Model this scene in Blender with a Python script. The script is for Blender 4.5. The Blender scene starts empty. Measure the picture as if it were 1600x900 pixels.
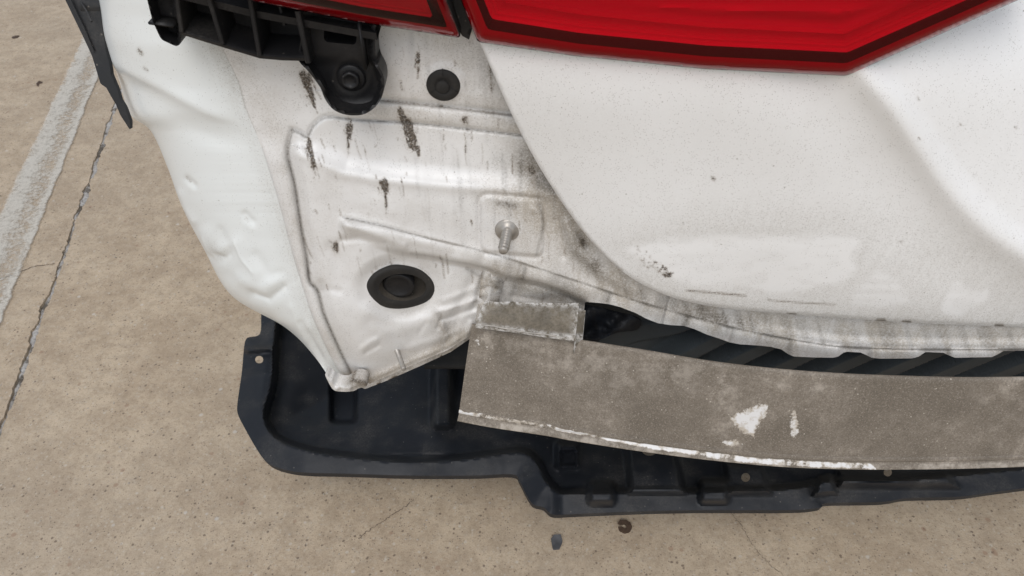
import bpy, bmesh, math, random
import numpy as np
from mathutils import Vector, Matrix
from mathutils.geometry import delaunay_2d_cdt

random.seed(7); RNG = np.random.default_rng(7)
scene = bpy.context.scene
COL = scene.collection

# ------------------------------------------------------------------ camera
CAM_Z, PITCH, F = 1.25, math.radians(42.0), 1164.0     # focal length in photo pixels (1600 wide)
cam = bpy.data.cameras.new('camera'); cam_o = bpy.data.objects.new('camera', cam); COL.objects.link(cam_o)
cam_o.location = (0, 0, CAM_Z); cam_o.rotation_euler = (math.pi/2 - PITCH, 0, 0)
cam.sensor_width = 36; cam.lens = F/1600*36; cam.clip_start = .02; cam.clip_end = 500
cam.dof.use_dof = True; cam.dof.focus_distance = .93; cam.dof.aperture_fstop = 14
scene.camera = cam_o

# ------------------------------------------------------------------ sky and sun (overcast)
SUN_EL, SUN_AZ = math.radians(55), math.radians(188)   # azimuth measured clockwise from +Y
world = bpy.data.worlds.new('World'); scene.world = world; world.use_nodes = True
nt = world.node_tree; nt.nodes.clear()
sky = nt.nodes.new('ShaderNodeTexSky'); sky.sky_type = 'NISHITA'; sky.sun_disc = False
sky.sun_elevation = SUN_EL; sky.sun_rotation = SUN_AZ; sky.dust_density = 2; sky.air_density = 1.2
hs = nt.nodes.new('ShaderNodeHueSaturation'); hs.inputs['Saturation'].default_value = .50
bg = nt.nodes.new('ShaderNodeBackground'); bg.inputs['Strength'].default_value = .13
wo = nt.nodes.new('ShaderNodeOutputWorld')
nt.links.new(sky.outputs[0], hs.inputs['Color']); nt.links.new(hs.outputs[0], bg.inputs[0]); nt.links.new(bg.outputs[0], wo.inputs[0])
sun = bpy.data.lights.new('sun', 'SUN'); sun.energy = 1.1; sun.angle = math.radians(35); sun.color = (1, .99, .975)
sun_o = bpy.data.objects.new('sun', sun); COL.objects.link(sun_o)
sd = Vector((math.sin(SUN_AZ)*math.cos(SUN_EL), math.cos(SUN_AZ)*math.cos(SUN_EL), math.sin(SUN_EL)))
sun_o.rotation_euler = sd.to_track_quat('Z', 'Y').to_euler()
scene.view_settings.view_transform = 'Standard'; scene.view_settings.look = 'None'
scene.view_settings.gamma = 1; scene.view_settings.exposure = 0.2

# ------------------------------------------------------------------ survey helpers: sight lines of the photo cut with real planes
cP, sP = math.cos(PITCH), math.sin(PITCH)
def U(u, v, Y):
    """the sight line through (u,v) cut with the vertical plane at distance Y"""
    u = np.asarray(u, float); v = np.asarray(v, float); Y = np.asarray(Y, float)
    up = 450 - v; t = Y/(F*cP + up*sP)
    return np.stack([(u-800)*t, Y+0*t, CAM_Z + (up*cP - F*sP)*t], -1)
def G(u, v, z):
    u = np.asarray(u, float); v = np.asarray(v, float); z = np.asarray(z, float)
    up = 450 - v; t = (z-CAM_Z)/(up*cP - F*sP)
    return np.stack([(u-800)*t, (F*cP + up*sP)*t, z+0*t], -1)
def PX(p):
    p = np.asarray(p, float); x = p[..., 0]; y = p[..., 1]; z = p[..., 2]-CAM_Z
    d = y*cP - z*sP; up = y*sP + z*cP
    return np.stack([800 + F*x/d, 450 - F*up/d], -1)
def sst(x, a, b):
    t = np.clip((np.asarray(x, float)-a)/(b-a), 0, 1); return t*t*(3-2*t)
def catmull(pts, n=8, closed=False):
    P = np.asarray(pts, float); m = len(P); out = []
    rng = range(m if closed else m-1)
    for i in rng:
        if closed: p0, p1, p2, p3 = P[(i-1) % m], P[i], P[(i+1) % m], P[(i+2) % m]
        else: p0, p1, p2, p3 = P[max(i-1, 0)], P[i], P[i+1], P[min(i+2, m-1)]
        for k in range(n):
            t = k/n
            out.append(.5*((2*p1)+(-p0+p2)*t+(2*p0-5*p1+4*p2-p3)*t*t+(-p0+3*p1-3*p2+p3)*t**3))
    if not closed: out.append(P[-1])
    return np.array(out)
def resample(poly, step, closed=False):
    P = np.asarray(poly, float)
    if closed: P = np.vstack([P, P[:1]])
    L = np.r_[0, np.cumsum(np.linalg.norm(np.diff(P, axis=0), axis=1))]
    n = max(2, int(round(L[-1]/step)))
    s = np.linspace(0, L[-1], n+1)
    R = np.stack([np.interp(s, L, P[:, k]) for k in range(P.shape[1])], -1)
    return R[:-1] if closed else R
def pd(P, poly):
    """distance to a polyline, signed distance (+ = below a line drawn left to right), position along it 0..1"""
    A = np.asarray(poly, float); P = np.asarray(P, float)
    px, py = np.ascontiguousarray(P[:, 0], dtype=np.float32), np.ascontiguousarray(P[:, 1], dtype=np.float32)
    best = np.full(len(P), 1e12, np.float32); cb_ = np.ones(len(P), np.float32); par = np.zeros(len(P), np.float32)
    L = np.r_[0, np.cumsum(np.linalg.norm(np.diff(A, axis=0), axis=1))]; Lt = L[-1]
    f4 = np.float32
    for i in range(len(A)-1):
        ax, ay = f4(A[i, 0]), f4(A[i, 1]); ex, ey = f4(A[i+1, 0]-A[i, 0]), f4(A[i+1, 1]-A[i, 1]); l2 = ex*ex+ey*ey+f4(1e-9)
        wx = px-ax; wy = py-ay; t = (wx*ex+wy*ey)/l2; np.clip(t, 0, 1, out=t)
        qx = wx-t*ex; qy = wy-t*ey; d = qx*qx+qy*qy
        m = np.nonzero(d < best)[0]
        if len(m):
            best[m] = d[m]; cb_[m] = ex*wy[m]-ey*wx[m]; par[m] = (L[i]+t[m]*(L[i+1]-L[i]))/Lt
    best = np.sqrt(best).astype(float); sg = np.where(cb_ < 0, -1.0, 1.0)
    return best, best*sg, par.astype(float)
def inside(P, poly):
    A = np.asarray(poly, float); P = np.asarray(P, float); r = np.zeros(len(P), bool)
    x, y = P[:, 0], P[:, 1]; j = len(A)-1
    for i in range(len(A)):
        xi, yi = A[i]; xj, yj = A[j]
        if yi != yj:
            c = ((yi > y) != (yj > y)) & (x < (xj-xi)*(y-yi)/(yj-yi)+xi); r ^= c
        j = i
    return r
def sdf(P, poly):
    """+ inside a closed outline"""
    A = np.asarray(poly, float)
    d, _, _ = pd(P, np.vstack([A, A[:1]])); return np.where(inside(P, A), d, -d)
def vnoise(P, scale, seed=0):
    """smooth value noise 0..1 in 2D or 3D"""
    P = np.asarray(P, float)/scale; i = np.floor(P).astype(np.int64); f = P-i; f = f*f*(3-2*f); D = P.shape[1]
    out = np.zeros(len(P))
    for c in range(2**D):
        h = np.full(len(P), seed*374761393+12345, np.int64); w = np.ones(len(P))
        for k in range(D):
            b = (c >> k) & 1
            h = (h ^ ((i[:, k]+b)*(668265263+k*2246822519 % 1000003))) * 1274126177 % 4294967291
            w *= f[:, k] if b else 1-f[:, k]
        h = (h ^ (h >> 13))*1103515245 % 2147483647
        out += w*((h & 0xffff)/65535.0)
    return out
def strokes(P, lst):
    """sum of soft strokes: (points, half width, strength)"""
    o = np.zeros(len(P))
    for pts, w, s in lst:
        q = np.asarray(pts, float); lo, hi = q.min(0)-3*w, q.max(0)+3*w
        m = np.nonzero((P[:, 0] > lo[0]) & (P[:, 0] < hi[0]) & (P[:, 1] > lo[1]) & (P[:, 1] < hi[1]))[0]
        if len(m): o[m] += s*np.exp(-(pd(P[m], q)[0]/w)**2)
    return o

# ------------------------------------------------------------------ materials
class N:
    def __init__(s, name):
        s.m = bpy.data.materials.new(name); s.m.use_nodes = True; s.t = s.m.node_tree; s.t.nodes.clear()
        s.out = s.t.nodes.new('ShaderNodeOutputMaterial')
    def n(s, typ, **kw):
        nd = s.t.nodes.new(typ)
        for k, v in kw.items():
            if k.startswith('i_'):
                key = k[2:].replace('_', ' ')
                s.set(nd.inputs[key] if key in nd.inputs else nd.inputs[int(key)], v)
            else: setattr(nd, k, v)
        return nd
    def set(s, sock, v):
        if isinstance(v, bpy.types.NodeSocket): s.t.links.new(v, sock)
        else: sock.default_value = v
    def math(s, op, a, b=0.0, c=0.0, clamp=False):
        nd = s.t.nodes.new('ShaderNodeMath'); nd.operation = op; nd.use_clamp = clamp
        s.set(nd.inputs[0], a); s.set(nd.inputs[1], b); s.set(nd.inputs[2], c); return nd.outputs[0]
    def mix(s, f, a, b, blend='MIX'):
        nd = s.t.nodes.new('ShaderNodeMix'); nd.data_type = 'RGBA'; nd.blend_type = blend; nd.clamp_factor = True
        s.set(nd.inputs[0], f)
        for sock, v in ((nd.inputs[6], a), (nd.inputs[7], b)):
            if not isinstance(v, bpy.types.NodeSocket): v = (*v, 1)[:4]
            s.set(sock, v)
        return nd.outputs[2]
    def attr(s, name):
        nd = s.t.nodes.new('ShaderNodeAttribute'); nd.attribute_name = name; return nd.outputs['Fac']
    def pos(s, scale=(1, 1, 1)):
        g = s.t.nodes.new('ShaderNodeNewGeometry'); v = s.t.nodes.new('ShaderNodeVectorMath'); v.operation = 'MULTIPLY'
        s.t.links.new(g.outputs['Position'], v.inputs[0]); v.inputs[1].default_value = scale; return v.outputs[0]
    def noise(s, scale, detail=4, rough=.55, vec=None):
        nd = s.t.nodes.new('ShaderNodeTexNoise'); nd.inputs['Scale'].default_value = scale
        nd.inputs['Detail'].default_value = detail; nd.inputs['Roughness'].default_value = rough
        s.t.links.new(vec if vec is not None else s.pos(), nd.inputs['Vector']); return nd.outputs['Fac']
    def voro2(s, scale, vec=None):
        nd = s.t.nodes.new('ShaderNodeTexVoronoi'); nd.inputs['Scale'].default_value = scale
        s.t.links.new(vec if vec is not None else s.pos(), nd.inputs['Vector'])
        sp = s.t.nodes.new('ShaderNodeSeparateColor'); s.t.links.new(nd.outputs['Color'], sp.inputs[0])
        return nd.outputs['Distance'], sp.outputs[0]
    def voro(s, scale, feature='F1', out='Distance', vec=None, rand=1.0):
        nd = s.t.nodes.new('ShaderNodeTexVoronoi'); nd.feature = feature; nd.inputs['Scale'].default_value = scale
        nd.inputs['Randomness'].default_value = rand
        s.t.links.new(vec if vec is not None else s.pos(), nd.inputs['Vector']); return nd.outputs[out]
    def ramp(s, x, a, b, lo=0.0, hi=1.0):
        nd = s.t.nodes.new('ShaderNodeMapRange'); nd.interpolation_type = 'SMOOTHSTEP'
        s.set(nd.inputs[0], x); nd.inputs[1].default_value = a; nd.inputs[2].default_value = b
        nd.inputs[3].default_value = lo; nd.inputs[4].default_value = hi; return nd.outputs[0]
    def bump(s, h, strength=.3, dist=.001, prev=None):
        nd = s.t.nodes.new('ShaderNodeBump'); nd.inputs['Strength'].default_value = strength; nd.inputs['Distance'].default_value = dist
        s.set(nd.inputs['Height'], h)
        if prev is not None: s.t.links.new(prev, nd.inputs['Normal'])
        return nd.outputs[0]
    def pbsdf(s, color, rough=.5, metal=0, normal=None, coat=0, coat_rough=.1, spec=.5):
        p = s.t.nodes.new('ShaderNodeBsdfPrincipled')
        s.set(p.inputs['Base Color'], color if isinstance(color, bpy.types.NodeSocket) else (*color, 1)[:4])
        s.set(p.inputs['Roughness'], rough); s.set(p.inputs['Metallic'], metal)
        s.set(p.inputs['Coat Weight'], coat); p.inputs['Coat Roughness'].default_value = coat_rough
        p.inputs['Specular IOR Level'].default_value = spec
        if normal is not None: s.t.links.new(normal, p.inputs['Normal'])
        s.t.links.new(p.outputs[0], s.out.inputs[0]); return p

def mat_paint(name, white, film, film_amt, speck_amt, rough=.38, coat=.25, spacing=1.0):
    """white car paint carrying road film (film attribute), dark grime (dirt attribute) and fine grit"""
    k = N(name)
    big = k.noise(9, 5, .6); fine = k.noise(420, 3, .7); mid = k.noise(60, 5, .65)
    streak = k.noise(1.0, 4, .6, k.pos((150, 150, 9)))
    f = k.math('MULTIPLY_ADD', k.attr('film'), k.math('MULTIPLY_ADD', streak, 1.1, .25), k.math('MULTIPLY', k.ramp(big, .3, .75), film_amt))
    f = k.math('MULTIPLY', f, k.ramp(fine, .25, .7, .45, 1.15), clamp=True)
    c = k.mix(f, white, film)
    # grit: tiny dark grains, denser where the film is
    vd, rnd = k.voro2(900*spacing)
    thr = k.math('MULTIPLY_ADD', k.attr('film'), .55, k.math('MULTIPLY', k.ramp(mid, .4, .75), speck_amt))
    grain = k.math('MULTIPLY', k.math('LESS_THAN', rnd, thr), k.ramp(vd, .18, .42, 1, 0))
    c = k.mix(k.math('MULTIPLY', grain, .72), c, (.17, .145, .115))
    # a few bigger specks
    vd2, rnd2 = k.voro2(110*spacing)
    g2 = k.math('MULTIPLY', k.math('LESS_THAN', rnd2, .10), k.ramp(vd2, .05, .13, 1, 0))
    c = k.mix(k.math('MULTIPLY', g2, .6), c, (.17, .14, .11))
    # grime marks
    d = k.math('MULTIPLY_ADD', k.noise(560, 4, .85), -2.6, k.math('MULTIPLY_ADD', k.attr('dirt'), 1.15, .66))
    d = k.math('MULTIPLY', k.ramp(d, .0, .5), k.ramp(k.attr('dirt'), .02, .2))
    halo = k.math('MULTIPLY', k.ramp(k.attr('dirt'), .0, .7, 0, .8), k.ramp(k.noise(700, 2, .7), .3, .7))
    c = k.mix(halo, c, (.20, .150, .10))
    c = k.mix(k.math('MULTIPLY', d, .95), c, k.mix(k.ramp(k.noise(420, 3, .7), .35, .65), (.016, .010, .0055), (.095, .068, .042)))
    # grey dark sooty marks, plus shade painted into grooves and gaps
    s = k.math('MULTIPLY', k.attr('soot_shade'), k.ramp(k.noise(420, 3, .75), .25, .72, .35, 1.0), clamp=True)
    c = k.mix(s, c, (.13, .115, .095))
    r = k.math('ADD', k.math('MULTIPLY', f, .35), rough, clamp=True)
    b = k.bump(fine, .22, .0007)
    k.pbsdf(c, k.math('MAXIMUM', r, k.math('MULTIPLY', d, .8)), 0, b, coat=k.math('MULTIPLY_ADD', f, -coat, coat), coat_rough=.18)
    return k.m

M = {}
M['quarter'] = mat_paint('quarter_paint', (.79, .82, .815), (.50, .485, .45), .06, .12, .30, .45)
M['panel'] = mat_paint('rear_panel_paint', (.77, .765, .755), (.45, .41, .355), .42, .55, .42, .1)
M['tailgate'] = mat_paint('tailgate_paint', (.84, .84, .835), (.60, .585, .555), .20, .33, .40, .2)
def mat_plastic(name, col, rough=.5, dust=.25, dustcol=(.20, .18, .155)):
    k = N(name)
    n1 = k.noise(14, 5, .6); n2 = k.noise(330, 4, .7); sc = k.noise(1, 3, .6, k.pos((30, 260, 30)))
    f = k.math('MULTIPLY', k.ramp(n1, .42, .8), k.ramp(n2, .35, .7, .25, 1))
    vd, rnd = k.voro2(160)
    grit = k.math('MULTIPLY', k.math('LESS_THAN', rnd, .09), k.ramp(vd, .10, .22, 1, 0))
    f = k.math('MAXIMUM', k.math('MULTIPLY', f, dust), k.math('MULTIPLY', grit, dust*1.6), clamp=True)
    c = k.mix(f, col, dustcol)
    b = k.bump(n2, .15, .0008); b = k.bump(sc, .08, .001, b)
    k.pbsdf(c, k.ramp(n1, .2, .8, rough-.1, rough+.15), 0, b, spec=.26)
    return k.m
M['black'] = mat_plastic('black_plastic', (.011, .011, .012), .42, .20)
M['tray'] = mat_plastic('undertray_plastic', (.0125, .0145, .0185), .52, .85, (.085, .08, .074))
M['rubber'] = mat_plastic('black_rubber', (.022, .021, .02), .7, .4, (.13, .11, .09))
M['cup'] = mat_plastic('dusty_rubber', (.05, .043, .035), .8, .7, (.20, .17, .13))
M['liner'] = mat_plastic('retainer_plastic', (.022, .023, .025), .38, .35)
M['dark_pan'] = mat_plastic('floor_pan_shaded', (.058, .070, .080), .5, .35, (.08, .08, .08))  # shade of the gap behind the beam is put into this dark colour
M['void'] = mat_plastic('underbody_coating', (.02, .02, .02), .8, .2)
k = N('lamp_lens')       # clear red plastic: tinted see-through with a glossy skin
tr = k.n('ShaderNodeBsdfTransparent', i_Color=(.72, .002, .095, 1)); gl = k.n('ShaderNodeBsdfGlossy', i_Roughness=.12, i_Color=(1, 1, 1, 1))
lw = k.n('ShaderNodeLayerWeight', i_Blend=.5); gm = k.n('ShaderNodeNewGeometry'); mx = k.n('ShaderNodeMixShader')
sch = k.math('MULTIPLY', k.math('MULTIPLY_ADD', k.math('POWER', lw.outputs['Facing'], 4.0), .9, .016), k.math('SUBTRACT', 1.0, gm.outputs['Backfacing']))
k.t.links.new(sch, mx.inputs[0]); k.t.links.new(tr.outputs[0], mx.inputs[1]); k.t.links.new(gl.outputs[0], mx.inputs[2])
k.t.links.new(mx.outputs[0], k.out.inputs[0])
dn = k.bump(k.noise(300, 2), .03, .0005); k.t.links.new(dn, gl.inputs['Normal']); M['lens'] = k.m
k = N('lamp_reflector'); k.pbsdf((.80, .60, .70), .35, 0); M['reflector'] = k.m
k = N('lamp_bezel'); k.pbsdf((.030, .012, .014), .25); M['bezel'] = k.m
k = N('lamp_rim'); k.pbsdf((.34, .20, .22), .35); M['rim'] = k.m
k = N('primed_steel')    # bumper beam: dull primer under caked dust, bare white chips
n1 = k.noise(11, 6, .62); n2 = k.noise(48, 6, .7); n3 = k.noise(380, 3, .75)
c = k.mix(k.ramp(n1, .32, .70), (.140, .117, .090), (.215, .182, .145))
c = k.mix(k.math('MULTIPLY', k.ramp(n2, .48, .70, 0, .8), k.ramp(n1, .46, .66)), c, (.38, .335, .28))
c = k.mix(k.ramp(n3, .28, .62, .6, 0), c, (.075, .06, .047)); c = k.mix(k.ramp(k.noise(600, 2, .6), .52, .72, 0, .5), c, (.38, .335, .28))
vd, rnd = k.voro2(210)
c = k.mix(k.math('MULTIPLY', k.math('LESS_THAN', rnd, .05), k.ramp(vd, .1, .25, .8, 0)), c, (.52, .47, .40))
c = k.mix(k.math('MULTIPLY', k.attr('film'), k.ramp(n2, .42, .66, 0, .8)), c, (.42, .375, .32))
cv = k.math('ADD', k.attr('chip'), k.math('MULTIPLY_ADD', k.noise(150, 5, .75), 1.5, -.75)); ch = k.ramp(cv, .42, .56)
c = k.mix(ch, c, k.mix(k.ramp(k.math('ADD', cv, k.math('MULTIPLY_ADD', k.noise(75, 3), 1.2, -.6)), .45, .95), (.43, .38, .315), (.66, .65, .64)))
b = k.bump(n3, .35, .0006); b = k.bump(k.math('ADD', n2, k.math('MULTIPLY', ch, -.6)), .3, .0012, b)
k.pbsdf(c, k.math('MULTIPLY_ADD', ch, -.3, .72), 0, b); M['beam'] = k.m
k = N('rusty_bracket_steel'); n1 = k.noise(40, 5, .7); n2 = k.noise(330, 4, .75)
c = k.mix(k.ramp(n1, .35, .65), (.105, .088, .062), (.185, .158, .118)); c = k.mix(k.ramp(n2, .3, .6, .5, 0), c, (.06, .045, .03))
c = k.mix(k.math('MULTIPLY', k.attr('film'), k.ramp(k.noise(120, 5, .8), .38, .62)), c, (.56, .545, .52))
k.pbsdf(c, .7, 0, k.bump(n2, .35, .0008)); M['bracket'] = k.m
k = N('zinc_stud'); n1 = k.noise(120, 4); k.pbsdf(k.mix(n1, (.46, .44, .41), (.24, .215, .185)), .38, .45, k.bump(n1, .2, .0005)); M['stud'] = k.m
k = N('seam_sealer'); n1 = k.noise(160, 4); w = k.n('ShaderNodeTexWave', wave_type='BANDS', bands_direction='Z', i_Scale=58.0, i_Distortion=6.0)
k.t.links.new(k.pos(), w.inputs['Vector'])
k.pbsdf(k.mix(k.ramp(n1, .35, .75, 0, .7), (.74, .72, .68), (.52, .47, .40)), .6, 0, k.bump(k.math('MULTIPLY_ADD', w.outputs['Fac'], .5, n1), .25, .0007)); M['sealer'] = k.m

# concrete with exposed aggregate
k = N('concrete')
n0 = k.noise(1.1, 5, .6); n1 = k.noise(7, 6, .6); n2 = k.noise(55, 5, .7); n3 = k.noise(330, 3, .7)
c = k.mix(k.ramp(n1, .3, .72), (.41, .318, .222), (.545, .44, .318))
n5 = k.noise(28, 4, .7); c = k.mix(k.ramp(n5, .35, .6, .35, 0), c, (.28, .215, .150)); c = k.mix(k.ramp(n0, .35, .7, 0, .45), c, (.38, .315, .24))
c = k.mix(k.ramp(n2, .48, .75, 0, .6), c, (.44, .375, .295))
n4 = k.noise(125, 3, .8)
c = k.mix(k.ramp(n4, .28, .50, .55, 0), c, (.24, .18, .12)); c = k.mix(k.ramp(n4, .52, .76, 0, .55), c, (.52, .45, .35))
c = k.mix(k.ramp(n3, .2, .5, .65, 0), c, (.15, .112, .075))
for sc, th, rr, col, am in ((85, .07, .30, (.52, .47, .39), .6), (105, .12, .30, (.13, .095, .07), .75), (150, .16, .36, (.47, .41, .33), .6), (55, .05, .30, (.29, .185, .125), .6), (240, .14, .36, (.10, .075, .055), .6), (48, .03, .24, (.56, .53, .48), .6)):
    wv = k.n('ShaderNodeVectorMath', operation='ADD'); k.t.links.new(k.pos(), wv.inputs[0]); wv.inputs[1].default_value = (sc*.37, sc*.11, 0)
    vd, rnd = k.voro2(sc, wv.outputs[0])
    e = k.math('MULTIPLY_ADD', n3, .22, vd)
    c = k.mix(k.math('MULTIPLY', k.math('LESS_THAN', rnd, th), k.ramp(e, rr, rr+.12, am, 0)), c, col)
b = k.bump(n3, .4, .0015); b = k.bump(n2, .45, .003, b)
k.pbsdf(c, .85, 0, b, spec=.3); M['concrete'] = k.m
CONC_C = None
k = N('worn_road_paint')
n1 = k.noise(16, 6, .7); n2 = k.noise(110, 5, .75); n3 = k.noise(400, 3, .7)
a = k.attr('wear'); f = k.math('ADD', k.math('MULTIPLY_ADD', n1, .55, k.math('MULTIPLY', n2, .95)), a)
msk = k.ramp(f, .40, .80, 0, .85)
df = k.n('ShaderNodeBsdfDiffuse'); k.set(df.inputs['Color'], k.mix(k.ramp(n3, .3, .7), (.52, .485, .42), (.66, .625, .555)))
tp = k.n('ShaderNodeBsdfTransparent'); mx = k.n('ShaderNodeMixShader'); k.set(mx.inputs[0], msk)
k.t.links.new(tp.outputs[0], mx.inputs[1]); k.t.links.new(df.outputs[0], mx.inputs[2]); k.t.links.new(mx.outputs[0], k.out.inputs[0]); M['roadpaint'] = k.m
k = N('joint_filler'); n1 = k.noise(13, 5, .7); n2 = k.noise(150, 4, .7)
c = k.mix(k.ramp(n1, .48, .58), (.48, .465, .44), (.10, .085, .065)); c = k.mix(k.ramp(n2, .35, .7, 0, .5), c, (.15, .125, .10))
k.pbsdf(c, .9, 0, k.bump(n2, .8, .004)); M['joint'] = k.m
k = N('crack_dirt'); k.pbsdf((.10, .075, .055), .95); M['crack'] = k.m
k = N('dry_scrap'); n1 = k.noise(180, 3); k.pbsdf(k.mix(n1, (.035, .02, .013), (.10, .06, .035)), .8); M['scrap'] = k.m
k = N('grey_chip'); n1 = k.noise(120, 3); k.pbsdf(k.mix(n1, (.05, .052, .057), (.10, .10, .105)), .7); M['chip'] = k.m
k = N('pebble_stone'); oi = k.n('ShaderNodeObjectInfo'); n1 = k.noise(150, 3); k.pbsdf(k.mix(n1, (.28, .23, .18), (.46, .41, .34)), .85); M['pebble'] = k.m

# ------------------------------------------------------------------ object helpers
def link(name, me, mat, parent=None, smooth=True, **props):
    o = bpy.data.objects.new(name, me); COL.objects.link(o)
    if mat is not None and not me.materials: me.materials.append(mat)
    if smooth: me.polygons.foreach_set('use_smooth', np.ones(len(me.polygons), bool))
    if parent is not None:
        o.parent = parent; o.matrix_parent_inverse = world_of(parent).inverted()
    for kk, vv in props.items(): o[kk] = vv
    return o
def world_of(o):
    m = o.matrix_basis.copy()
    if o.parent: m = world_of(o.parent) @ o.matrix_parent_inverse @ m
    return m
def empty(name, loc, parent=None, **props):
    o = bpy.data.objects.new(name, None); COL.objects.link(o); o.empty_display_size = .1; o.location = loc
    for kk, vv in props.items(): o[kk] = vv
    return o
def mesh(verts, faces, attrs=None):
    me = bpy.data.meshes.new('m'); me.from_pydata(np.asarray(verts, float).tolist(), [], faces.tolist() if isinstance(faces, np.ndarray) else [tuple(map(int, f)) for f in faces])
    if attrs:
        for kk, a in attrs.items():
            at = me.attributes.new(kk, 'FLOAT', 'POINT'); at.data.foreach_set('value', np.asarray(a, np.float32))
    me.update(); return me
def fix_normals(me):
    bm = bmesh.new(); bm.from_mesh(me); bmesh.ops.recalc_face_normals(bm, faces=bm.faces); bm.to_mesh(me); bm.free()
def triangulate(outline, step, holes=(), istep=None):
    out = resample(outline, step, True); hs_ = [resample(h, step, True) for h in holes]
    istep = istep or step
    lo, hi = out.min(0), out.max(0)
    gy = np.arange(lo[1], hi[1], istep*.87); pts = []
    for i, y in enumerate(gy):
        x = np.arange(lo[0]+(i % 2)*istep*.5, hi[0], istep); pts.append(np.stack([x, np.full_like(x, y)], -1))
    P = np.vstack(pts) if pts else np.zeros((0, 2))
    d = sdf(P, out); keep = d > .55*step
    for h in hs_: keep &= sdf(P, h) < -.55*step
    P = P[keep]
    allv = np.vstack([out]+hs_+[P]); edges = []; loops = []; o = 0
    for lp in [out]+hs_:
        n = len(lp); loops.append(np.arange(o, o+n)); edges += [(o+i, o+(i+1) % n) for i in range(n)]; o += n
    v, e, f, ov, oe, of = delaunay_2d_cdt([Vector(p) for p in allv], edges, [], 0, 1e-4)
    V = np.array([(p.x, p.y) for p in v]); T = np.array(f)
    cen = V[T].mean(1); ok = inside(cen, out)
    for h in hs_: ok &= ~inside(cen, h)
    T = T[ok]
    m = {}
    for i, lst in enumerate(ov):
        for j in lst: m[j] = i
    loops = [np.array([m[j] for j in lp]) for lp in loops]
    # consistent winding
    a = V[T[:, 1]]-V[T[:, 0]]; b = V[T[:, 2]]-V[T[:, 0]]; cr = a[:, 0]*b[:, 1]-a[:, 1]*b[:, 0]
    T[cr > 0] = T[cr > 0][:, ::-1]
    return V, T, loops
def patch(name, outline, step, to3d, mat, parent, holes=(), hem=(0, .014, 0), attrs=None, istep=None, back=False, hole_hem=True, **props):
    """a pressed sheet whose edge is folded back by the vector hem"""
    V, T, loops = triangulate(outline, step, holes, istep)
    P3 = to3d(V); verts = [P3]; faces = [T]; n = len(P3); A = attrs(V, P3) if attrs else None
    extra = []; src = [np.arange(n)]
    if hem is not None:
        for lp in (loops if hole_hem else loops[:1]):
            q = P3[lp]+np.array(hem); idx = np.arange(n, n+len(lp)); verts.append(q); src.append(lp); n += len(lp)
            for i in range(len(lp)):
                j = (i+1) % len(lp); extra.append((lp[i], lp[j], idx[j], idx[i]))
        if back:
            off = n; verts.append(P3+np.array(hem)); src.append(np.arange(len(P3))); faces.append(T[:, ::-1]+off)
    src = np.concatenate(src)
    F_ = [tuple(f) for f in np.vstack(faces)]+extra
    me = mesh(np.vstack(verts), F_, {kk: a[src] for kk, a in A.items()} if A else None)
    fix_normals(me)
    c0 = P3.mean(0); nr = np.zeros(3*len(me.polygons)); me.polygons.foreach_get('normal', nr); ar = np.zeros(len(me.polygons)); me.polygons.foreach_get('area', ar)
    if not back and (nr.reshape(-1, 3)[:len(T)]*ar[:len(T), None]).sum(0)@(np.array([0, 0, CAM_Z])-c0) < 0: me.flip_normals()
    o = link(name, me, mat, parent, **props)
    me.set_sharp_from_angle(angle=math.radians(50))
    return o
def grid_mesh(P, attrs=None, closed_u=False):
    """P: (n,m,3)"""
    n, m, _ = P.shape; F_ = []
    idx = np.arange(n*m).reshape(n, m)
    a = idx[:-1, :-1].ravel(); b = idx[1:, :-1].ravel(); c = idx[1:, 1:].ravel(); d = idx[:-1, 1:].ravel()
    F_ = np.stack([a, b, c, d], -1)
    if closed_u:
        a = idx[:-1, -1]; b = idx[1:, -1]; c = idx[1:, 0]; d = idx[:-1, 0]; F_ = np.vstack([F_, np.stack([a, b, c, d], -1)])
    return mesh(P.reshape(-1, 3), F_, {kk: v.ravel() for kk, v in attrs.items()} if attrs else None)
def box_mesh(c, size, rot=None, bevel=.0015):
    bm = bmesh.new(); bmesh.ops.create_cube(bm, size=1)
    bmesh.ops.scale(bm, vec=size, verts=bm.verts)
    bmesh.ops.bevel(bm, geom=bm.edges[:]+bm.verts[:], offset=bevel, segments=2, affect='EDGES')
    if rot is not None: bmesh.ops.rotate(bm, verts=bm.verts, matrix=rot, cent=(0, 0, 0))
    bmesh.ops.translate(bm, vec=c, verts=bm.verts)
    me = bpy.data.meshes.new('m'); bm.to_mesh(me); bm.free(); return me
def lathe_mesh(profile, axis_o, axis_d, seg=40, sx=1.0, lobes=None):
    """profile: list of (radius, height along the axis)"""
    d = Vector(axis_d).normalized(); a = d.orthogonal().normalized()
    if abs(d.y) > .5: a = Vector((1, 0, 0)); a = (a-d*a.dot(d)).normalized()
    b = d.cross(a); P = np.zeros((len(profile), seg, 3))
    for i, (r, h) in enumerate(profile):
        for j in range(seg):
            t = 2*math.pi*j/seg; rr = r*(lobes(t) if lobes else 1)
            P[i, j] = Vector(axis_o)+d*h+a*(rr*sx*math.cos(t))+b*(rr*math.sin(t))
    me = grid_mesh(P, closed_u=True); bm = bmesh.new(); bm.from_mesh(me); bmesh.ops.remove_doubles(bm, verts=bm.verts, dist=1e-6)
    bmesh.ops.recalc_face_normals(bm, faces=bm.faces); bm.to_mesh(me); bm.free(); return me
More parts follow.
